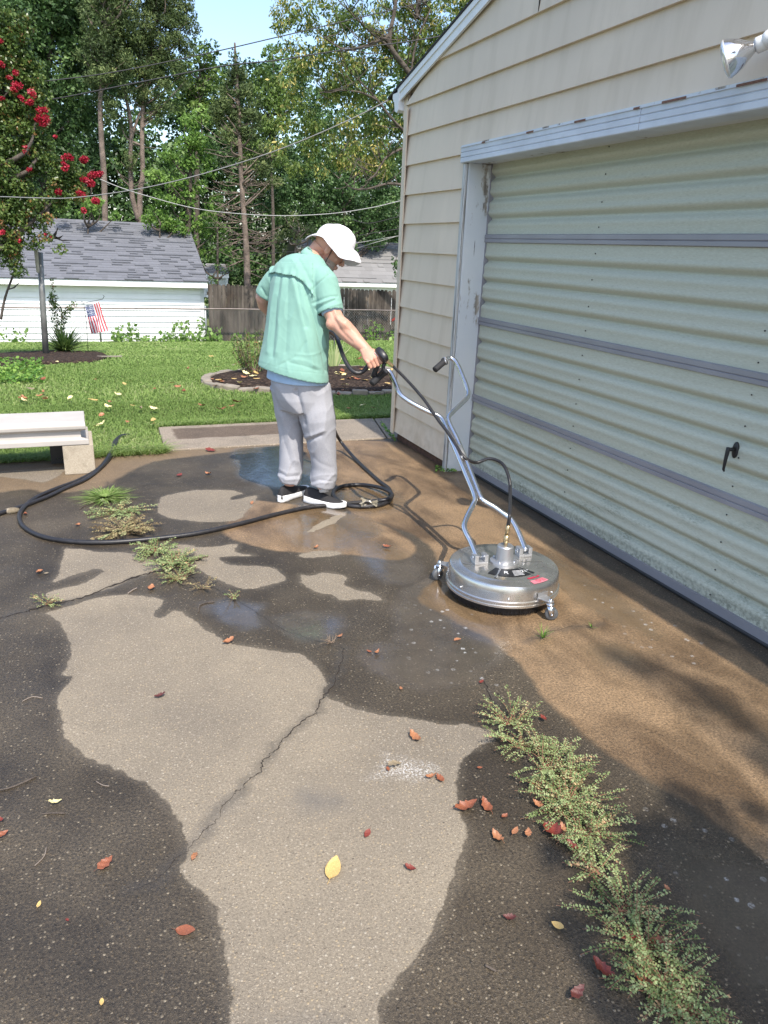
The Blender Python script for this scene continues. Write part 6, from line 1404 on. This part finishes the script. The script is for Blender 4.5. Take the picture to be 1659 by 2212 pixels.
for i in range(34):
    u, v = rs_.uniform(497, 575), rs_.uniform(712, 775); e = Vector(PY(u, v, cr_.y+rs_.uniform(-.22, .2))); m_ = cr_.lerp(e, .5)+V((e.x-cr_.x)*.1, 0, -.04); p = spline([cr_+V(rs_.uniform(-.03, .03), rs_.uniform(-.03, .03), 0), m_, e], 4); b.tube(p, [.006-.004*k/8 for k in range(9)], 5); tips += [(np.array(q), .045) for q in p[4:]]
b.build('stem', MATS['smooth_bark'], rb); crownmesh('foliage', tips, .030, 1300, 'myrtle_leaf', rb)
for (lab, u0, v0, L) in (('tall weed stalks with sparse reddish leaves behind the leaning pole', 130, 740, [(115, 690, 108, 640), (120, 680, 112, 608), (132, 680, 110, 650), (140, 700, 160, 655), (135, 690, 150, 665), (125, 700, 118, 640)]),):
    c = Vector(T(u0, v0+20)); st = empty('weed_stalks', c, lab, 'plant'); b = MB(); tp_ = []
    for (ua, va_, ub, vb) in L:
        p = spline([c, PY(ua, va_, c.y), PY(ub, vb, c.y)], 8); b.tube(p, .004, 4); tp_ += [(np.array(q), .06) for q in p[4:]]
    b.build('stem', MATS['smooth_bark'], st); crownmesh('foliage', tp_, .05, 900, 'myrtle_leaf', st, .5)
# spurge mats
def spurge(u, v, reach, ns, label, leafm='weed_leaf', ang=None, rise=.03, seed=1, ls=.0076, name='spurge_weed'):
    r_ = random.Random(seed+int(u)); c = Vector(G(u, v, .004)); rm = float(np.linalg.norm(G(u+reach, v)-G(u, v)))
    t = empty(name, c, label, 'weed', None); b = MB(); C_, S_, AX, A_ = [], [], [], []
    for i in range(ns):
        a = r_.uniform(0, 2*PI) if ang is None else r_.gauss(ang[0], ang[1]); l = rm*r_.uniform(.35, 1.1); bend = r_.uniform(-.7, .7); n = 8; p = c+V(r_.uniform(-.3, .3)*rm*.4, r_.uniform(-.3, .3)*rm*.4, 0); pts = [p.copy()]
        hz_ = rise*r_.uniform(.2, 1.3); tone = r_.gauss(.45, .22) if r_.random() > .08 else r_.uniform(.85, 1.0)
        for k in range(n):
            a2 = a+bend*k/n; p = p+V(math.cos(a2), math.sin(a2), 0)*l/n; p.z = .004+hz_*math.sin(min(1, k/n*1.2)*PI*.55)+r_.uniform(-.001, .001); pts.append(p.copy())
        b.tube(pts, [.0012-.0008*k/n for k in range(n+1)], 4)
        sp = [pts[j].lerp(pts[j+1], q) for j in range(1, n) for q in (0, .33, .66)]; st = max(1, int(len(sp)/(l/.0045))+0)
        cnt = int(l/.0038)
        for k in range(cnt):
            f_ = (k/cnt)**.65; j = min(len(sp)-2, int(f_*(len(sp)-1))); q = sp[j]; tdir = (sp[j+1]-sp[j]).normalized(); sdv_ = V(-tdir.y, tdir.x, 0)*(1 if k % 2 else -1)
            C_.append(q+sdv_*ls*.55+tdir*.001*r_.uniform(-3, 3)+V(0, 0, r_.uniform(0, .006))); AX.append(sdv_+tdir*.3+V(0, 0, r_.uniform(-.1, .5))); S_.append(ls*r_.uniform(.7, 1.3)); A_.append(min(1, max(0, tone+r_.gauss(0, .14))))
    b.build('stem', MATS['smooth_bark'] if leafm == 'dry_weed' else simple('weed_stem', (.30, .15, .09), .7) if 'weed_stem' not in MATS else MATS['weed_stem'], t, smooth=False)
    n = len(C_); nr = unit(n)*.55+np.array([0, 0, 1.0]); nr /= np.linalg.norm(nr, axis=1, keepdims=True)
    vv_, f = cards(np.array([tuple(q) for q in C_]), np.array(S_), nr, .62, axis=np.array([tuple(q) for q in AX])); npmesh('foliage', vv_, f, MATS[leafm], dict(v=np.repeat(A_, 4)), False, t)
SW = [(1100, 1560, 75, 42, 'topmost spurge plant of the right-hand crack, showing red stems', .045), (1130, 1610, 80, 45, 'spurge plant second from the top of the right-hand crack', .03), (1185, 1665, 105, 80, 'dense grey-green spurge mat beside the dry patch tip', .045), (1225, 1730, 115, 80, 'dense spurge mat in the middle of the right-hand crack', .04), (1265, 1800, 100, 60, 'spurge mat with orange leaves caught in it', .03), (1280, 1880, 95, 40, 'thin spurge mat halfway down the right-hand crack', .025),
      (1350, 1965, 125, 50, 'spurge with long sideways runners below the thin mat', .03), (1390, 2050, 125, 70, 'spurge mat around the red curled leaves', .035), (1430, 2130, 120, 75, 'lowest dense spurge mat near the bottom edge', .035), (1490, 2190, 110, 45, 'spurge mat at the bottom edge of the photo', .03)]
for i, (u, v, r, n, lab, rise) in enumerate(SW): spurge(u, v, r*1.08, int(n*(.55 if i in (5, 6) else .8)), lab, seed=i, rise=rise)
spurge(258, 1103, 74, 44, 'low olive weed patch under the green grass tuft', 'weed_leaf', rise=.02, seed=40, ls=.011); spurge(262, 1148, 80, 60, 'straw-brown weed patch behind the black hose loop', 'dry_weed', rise=.03, seed=41, ls=.013)
spurge(335, 1190, 62, 38, 'reddish weed patch just in front of the hose', rise=.03, seed=42, ls=.011); spurge(380, 1218, 72, 52, 'grey-green weed patch in the middle of the left crack', rise=.03, seed=43, ls=.011); spurge(385, 1252, 50, 36, 'small green weed above the dark crack', rise=.04, seed=44)
spurge(105, 1304, 42, 22, 'small weed alone at the left end of the crack', rise=.03, seed=45); spurge(440, 1270, 40, 14, 'sparse red stemmed weed right of the crack bend', 'dry_weed', rise=.03, seed=46); spurge(505, 1292, 28, 12, 'tiny weed at the right end of the left crack', rise=.03, seed=47)
spurge(715, 1388, 32, 14, 'tiny bare reddish sprig in the middle of the wet concrete', 'dry_weed', rise=.02, seed=48, ls=.002)
b = MB(); c = Vector(G(228, 1076)); blades(b, c, 330, .175, .011, 1.35, rs_, arch=.12, zf=.32); o = b.build('grass_tuft', MATS['grass'], smooth=False); setv(o); tag(o, 'green crabgrass tuft growing in the concrete between the bench and the hose', 'grass tuft')
b = MB(); c = Vector(G(1172, 1380)); blades(b, c, 26, .09, .004, .9, rs_, arch=.3); o = b.build('grass_tuft', MATS['bright_leaf'], smooth=False); setv(o); tag(o, 'small loose grass tuft lying below the washer', 'grass tuft')
b = MB(); c = Vector(G(1278, 1357)); blades(b, c, 10, .04, .004, .9, rs_, arch=.3); o = b.build('grass_tuft', MATS['bright_leaf'], smooth=False); setv(o); tag(o, 'tiny grass sprig near the garage door shadow', 'grass tuft')
for lab, L in (('bright green clover at the foot of the white door jamb', [(955+rs_.uniform(-14, 30), 1012+rs_.uniform(-7, 6)) for _ in range(150)]), ('narrow green weed line in the slab crack at the garage corner', [(822+t*30+rs_.uniform(-3, 3), 910+t*38+rs_.uniform(-3, 3)) for t in [rs_.random() for _ in range(120)]])):
    P = np.array([G(u, v, rs_.uniform(.01, .035)) for u, v in L]); v_, f = cards(P, .018*rng.uniform(.6, 1.4, len(P)), unit(len(P))*.6+np.array([0, -.3, 1]), .8); o = npmesh('clover', v_, f, MATS['bright_leaf'], dict(v=np.repeat(rng.uniform(0, 1, len(P)), 4))); tag(o, lab, 'weed')
# ================================================================ fallen leaves and twigs
def leafm(name, c, c2):
    s = N(name); n1 = s.noise(35, s.obj, detail=4); n2 = s.vor(60, s.obj); cc = s.mix(s.rng(n1, .38, .66), c, c2); cc = s.mix(s.rng(n2, 0, .12, .6, 0), cc, tuple(x*.35 for x in c)); s.done(cc, .42, s.bump(n1, .3, .003), 0, .5)
leafm('leaf_rust', (.31, .105, .05), (.16, .05, .025)); leafm('leaf_red', (.24, .045, .028), (.11, .022, .016)); leafm('leaf_orange', (.42, .19, .09), (.24, .095, .045)); leafm('leaf_yellow', (.62, .46, .17), (.48, .27, .09)); leafm('leaf_dark', (.12, .03, .025), (.07, .025, .02)); leafm('leaf_pale', (.75, .68, .35), (.66, .55, .25)); leafm('leaf_tan', (.30, .24, .15), (.16, .12, .08))
LM = {}
def leafshape(k):
    r_ = random.Random(k); nl, nw = 12, 6; vs, fs = [], []
    curl, bendy, tw_, wid = r_.uniform(.3, 1.9), r_.uniform(-.4, 1.1), r_.uniform(-.9, .9), r_.uniform(.45, .72)
    if k == 7: curl, bendy, tw_, wid = .35, .25, .1, .56
    rag = 0 if k == 7 else 1
    for i in range(nl+1):
        t = i/nl; w_ = wid*math.sin(PI*min(1, t*.97+.02)**.85)**.8*.5*(1+rag*(.16*math.sin(i*1.9+k)+.10*math.sin(i*3.7+2*k)))
        for j in range(nw+1):
            s_ = j/nw*2-1; x = t-.5; y = s_*w_; z = curl*.35*(s_*w_)**2*4*.6 + bendy*(t-.5)**2 + tw_*s_*w_*(t-.5) + (.010+.022*rag)*math.sin(i*1.4+j*1.1+k)-.02*(1-abs(s_))
            vs.append((x, y, z))
    for i in range(nl):
        for j in range(nw): a = i*(nw+1)+j; fs.append((a, a+1, a+nw+2, a+nw+1))
    zmin = min(v[2] for v in vs); vs = [(x, y, z-zmin) for x, y, z in vs]
    n0 = len(vs); zz = vs[nw//2][2]
    for (x, y, z) in ((-.5, 0, zz), (-.62, .01, zz+.02), (-.74, .03, zz+.01)): vs += [(x, y-.008, z), (x, y+.008, z)]
    fs += [(n0, n0+2, n0+3, n0+1), (n0+2, n0+4, n0+5, n0+3)]
    return vs, fs
def fallen(p, L, mat, rot, k, label, grp=None, tilt=.12):
    kk = 7 if (mat == 'leaf_yellow' or k % 5 == 4) else k % 7
    key = (kk, mat)
    if key not in LM:
        vs, fs = leafshape(kk); me = bpy.data.meshes.new('fallen_leaf'); me.from_pydata(vs, [], fs); me.materials.append(MATS[mat]); me.polygons.foreach_set('use_smooth', [True]*len(fs)); LM[key] = me
    o = bpy.data.objects.new('fallen_leaf', LM[key]); col.objects.link(o); o.location = (float(p[0]), float(p[1]), float(p[2])+.003); o.scale = (L, L, L); o.rotation_euler = (rnd(-tilt, tilt), rnd(-tilt, tilt), rot); tag(o, label, 'leaf', grp); return o
FL = [(1008, 1748, 50, 'rust', 'large crumpled rust leaf at the edge of the dry patch, left of its pair'), (1050, 1745, 38, 'rust', 'folded rust leaf just right of the large crumpled one'), (1074, 1815, 38, 'orange', 'upright orange-brown leaf left of the spurge, lowest of its group'), (1140, 1808, 22, 'orange', 'slim tan leaf nearest the spurge mat'), (1112, 1804, 22, 'orange', 'small flat tan leaf between two others left of the spurge'), (1195, 1805, 45, 'red', 'glossy red-brown leaf tucked in the spurge edge'), (1235, 1837, 28, 'red', 'round dark red leaf at the spurge edge'), (1298, 2105, 48, 'red', 'large glossy red leaf left of the lowest spurge'), (1245, 2155, 36, 'dark', 'dark curled leaf near the bottom edge'), (402, 2015, 40, 'rust', 'rust leaf on the wet concrete, lowest on the left side'), (228, 1870, 34, 'rust', 'rust leaf on the wet concrete at the far left middle'), (420, 1855, 24, 'orange', 'small orange leaf at the notch of the dry patch'), (720, 1880, 56, 'yellow', 'big speckled yellow leaf on the dry patch'), (886, 1880, 24, 'red', 'small dark red leaf right of the yellow one'), (793, 1805, 22, 'red', 'small red leaf above the yellow one'), (897, 1597, 36, 'orange', 'orange leaf above the white chalky spot'), (930, 1682, 25, 'orange', 'left leaf of the orange pair below the chalky spot'), (950, 1685, 24, 'rust', 'right leaf of the orange pair below the chalky spot'), (852, 1655, 34, 'tan', 'grey-brown torn leaf on the chalky spot'), (838, 1665, 14, 'rust', 'tiny rust leaf touching the grey-brown torn leaf'), (493, 1390, 30, 'orange', 'folded orange leaf at the upper edge of the dry patch'), (346, 1507, 24, 'dark', 'dark maroon leaf on the left of the dry patch'), (733, 1378, 16, 'orange', 'small orange leaf beside the reddish sprig'), (815, 1412, 18, 'orange', 'speckled orange leaf right of the reddish sprig'), (797, 1410, 13, 'rust', 'tiny red leaf touching the speckled orange leaf'), (988, 1385, 18, 'orange', 'small curled orange leaf under the washer'), (86, 1239, 18, 'orange', 'small orange leaf left of the upper dry patch'), (683, 1186, 18, 'orange', 'small orange leaf below the coiled hose'), (836, 1184, 20, 'rust', 'small red-orange leaf left of the washer shadow'), (388, 1028, 18, 'red', 'red leaf between the bench and the man, left one'), (450, 1026, 18, 'orange', 'orange leaf between the bench and the man, right one'), (455, 975, 24, 'red', 'long red leaf at the edge of the raised slab'), (545, 1088, 14, 'orange', 'pale orange leaf at the tip of the oval dry patch'), (328, 1273, 20, 'orange', 'flat orange leaf right under the dark crack'), (100, 1241, 10, 'tan', 'tiny tan leaf scrap left of the upper dry patch'), (1100, 1987, 26, 'dark', 'dark brown leaf left of the long runners'), (1203, 2009, 26, 'yellow', 'narrow yellow leaf left of the lower spurge'), (1440, 1930, 16, 'orange', 'small orange leaf on the dark wet concrete at right'), (1172, 1558, 18, 'red', 'bright red leaf in the topmost spurge'), (1036, 1662, 12, 'rust', 'tiny rust leaf right of the chalky spot'), (1090, 1768, 16, 'rust', 'tiny rust leaf below the folded one'), (120, 1738, 24, 'pale', 'pale curled leaf on the wet concrete at left'), (4, 1808, 24, 'rust', 'rust leaf cut by the left edge, lower one'), (3, 1776, 16, 'red', 'red leaf cut by the left edge, upper one'), (866, 1490, 12, 'orange', 'tiny orange leaf on the foamy wet concrete'), (1040, 1476, 14, 'red', 'tiny dark red leaf left of the topmost spurge'), (1360, 2035, 36, 'red', 'long red leaf lying in the lower spurge'), (1420, 2048, 34, 'rust', 'rust curled leaf in the lower spurge, right one'), (1385, 2130, 34, 'rust', 'rust leaf in the lowest dense spurge'), (1150, 1700, 22, 'rust', 'rust leaf in the left part of the dense spurge'), (1160, 1745, 24, 'orange', 'orange leaf at the lower left of the dense spurge'), (1215, 1800, 24, 'orange', 'orange leaf buried in the lower dense spurge'), (85, 1958, 14, 'yellow', 'tiny yellow leaf scrap on the wet concrete at far left'), (146, 1992, 10, 'red', 'tiny red scrap below the yellow scrap at far left'), (220, 2170, 14, 'yellow', 'tiny yellow scrap near the bottom at left'), (55, 1113, 14, 'rust', 'small rust leaf inside the hose loop'), (168, 1137, 16, 'orange', 'orange leaf inside the wide hose loop'), (207, 923, 16, 'pale', 'pale yellow leaf in the grass right of the bench end')]
for i, (u, v, L, mt_, lab) in enumerate(FL):
    p = G(u, v) if v > 930 else T(u, v); s_ = float(np.linalg.norm(G(u+L*.8, v)-G(u, v))) if v > 930 else .11
    dist = float(np.linalg.norm(p-CAM)); s_ = L*dist/FOC*.95
    fallen(p+np.array([0, 0, .004 if not 1100 < u < 1500 or v < 1500 else .012]), s_, 'leaf_'+mt_, (1.0 if L == 56 else rnd(0, 2*PI)), i, lab, tilt=.2)
r_ = random.Random(77)
for i in range(62):
    while True:
        u = r_.uniform(0, 860); v = 760+(930-760)*r_.random()**.6
        if not (555 < u < 720) and not (u < 215 and v > 880) and (v < 905 or (200 < u < 335)): break
    p = T(u, v)
    cl_ = r_.choice(('rust', 'orange', 'tan', 'yellow', 'pale', 'rust', 'orange')); pl_ = 'beside the concrete bench' if (u < 335 and v > 860) else 'near the raised slab' if v > 860 else 'in the middle of the lawn' if v > 805 else 'on the far part of the lawn'
    pl_ = ('at the left, ' if u < 200 else 'left of the man, ' if u < 640 else 'right of the man, ')+pl_
    fallen(p+np.array([0, 0, .035]), r_.uniform(.05, .10), 'leaf_'+cl_, r_.uniform(0, 6), i, 'small '+{'rust': 'rust-brown', 'orange': 'orange', 'tan': 'grey-brown', 'yellow': 'yellow', 'pale': 'pale cream'}[cl_]+' leaf '+pl_, 'leaves scattered over the lawn', .3)
for i in range(34):
    u, v = r_.uniform(725, 855) if i < 24 else r_.uniform(470, 560), r_.uniform(806, 846); p = T(u, v)
    cl_ = r_.choice(('yellow', 'orange', 'yellow', 'pale', 'rust'))
    fallen(p+np.array([0, 0, .065]), r_.uniform(.06, .11), 'leaf_'+cl_, r_.uniform(0, 6), i, {'rust': 'rust-brown', 'orange': 'orange', 'yellow': 'yellow', 'pale': 'pale cream'}[cl_]+' leaf on the dark mulch '+('right of the man, ' if u > 640 else 'under the rose bush, ')+('front edge' if v > 830 else 'middle'), 'leaves on the mulch bed', .25)
def twig(L, r, label, mat='dead_twig'):
    b = MB(); b.tube(spline([G(u, v, r*1.2) for u, v in L], 5), r, 5); tag(b.build('twig', MATS[mat]), label, 'twig')
twig([(-10, 1708), (20, 1702), (50, 1690), (78, 1677)], .003, 'long dark twig at the left edge beside the dry patch', 'bark'); twig([(92, 1758), (118, 1756), (140, 1757)], .0025, 'short dark twig under the pale curled leaf', 'bark'); twig([(48, 1515), (70, 1505), (92, 1508)], .0015, 'thin pale curved straw at the left edge')
twig([(75, 1870), (95, 1850), (100, 1830)], .0015, 'thin pale straw above the rust leaf at far left'); twig([(208, 1688), (222, 1696), (236, 1698)], .0015, 'thin pale straw near the left border of the dry patch'); twig([(428, 1322), (432, 1308), (446, 1302), (463, 1300)], .003, 'crooked twig by the left crack', 'bark'); twig([(276, 1282), (286, 1275), (296, 1270)], .003, 'pale short stick under the left crack'); twig([(172, 1100), (180, 1094), (186, 1092)], .003, 'short black twig by the olive weed patch', 'bark'); twig([(1048, 2085), (1072, 2098)], .003, 'short brown twig left of the large red leaf', 'bark'); twig([(425, 1210), (440, 1203), (450, 1202)], .004, 'stubby twig tip right of the middle weed', 'bark')
# pebbles
b = MB(); b.ball(G(26, 1103, .012), (.045, .03, .018), 10, 6); tag(b.build('stone', MATS['block_concrete']), 'small pale stone by the garden hose at the left edge', 'stone')
b = MB(); b.box((-.09, -.018, 0), (.09, .018, .006), M=Matrix.Translation(Vector(T(222, 775))+V(.1, 0, .03)) @ Matrix.Scale(2, 4)); tag(b.build('edging_board', MATS['edging_block'], smooth=False), 'pale flat board at the right end of the left mulch bed', 'board')
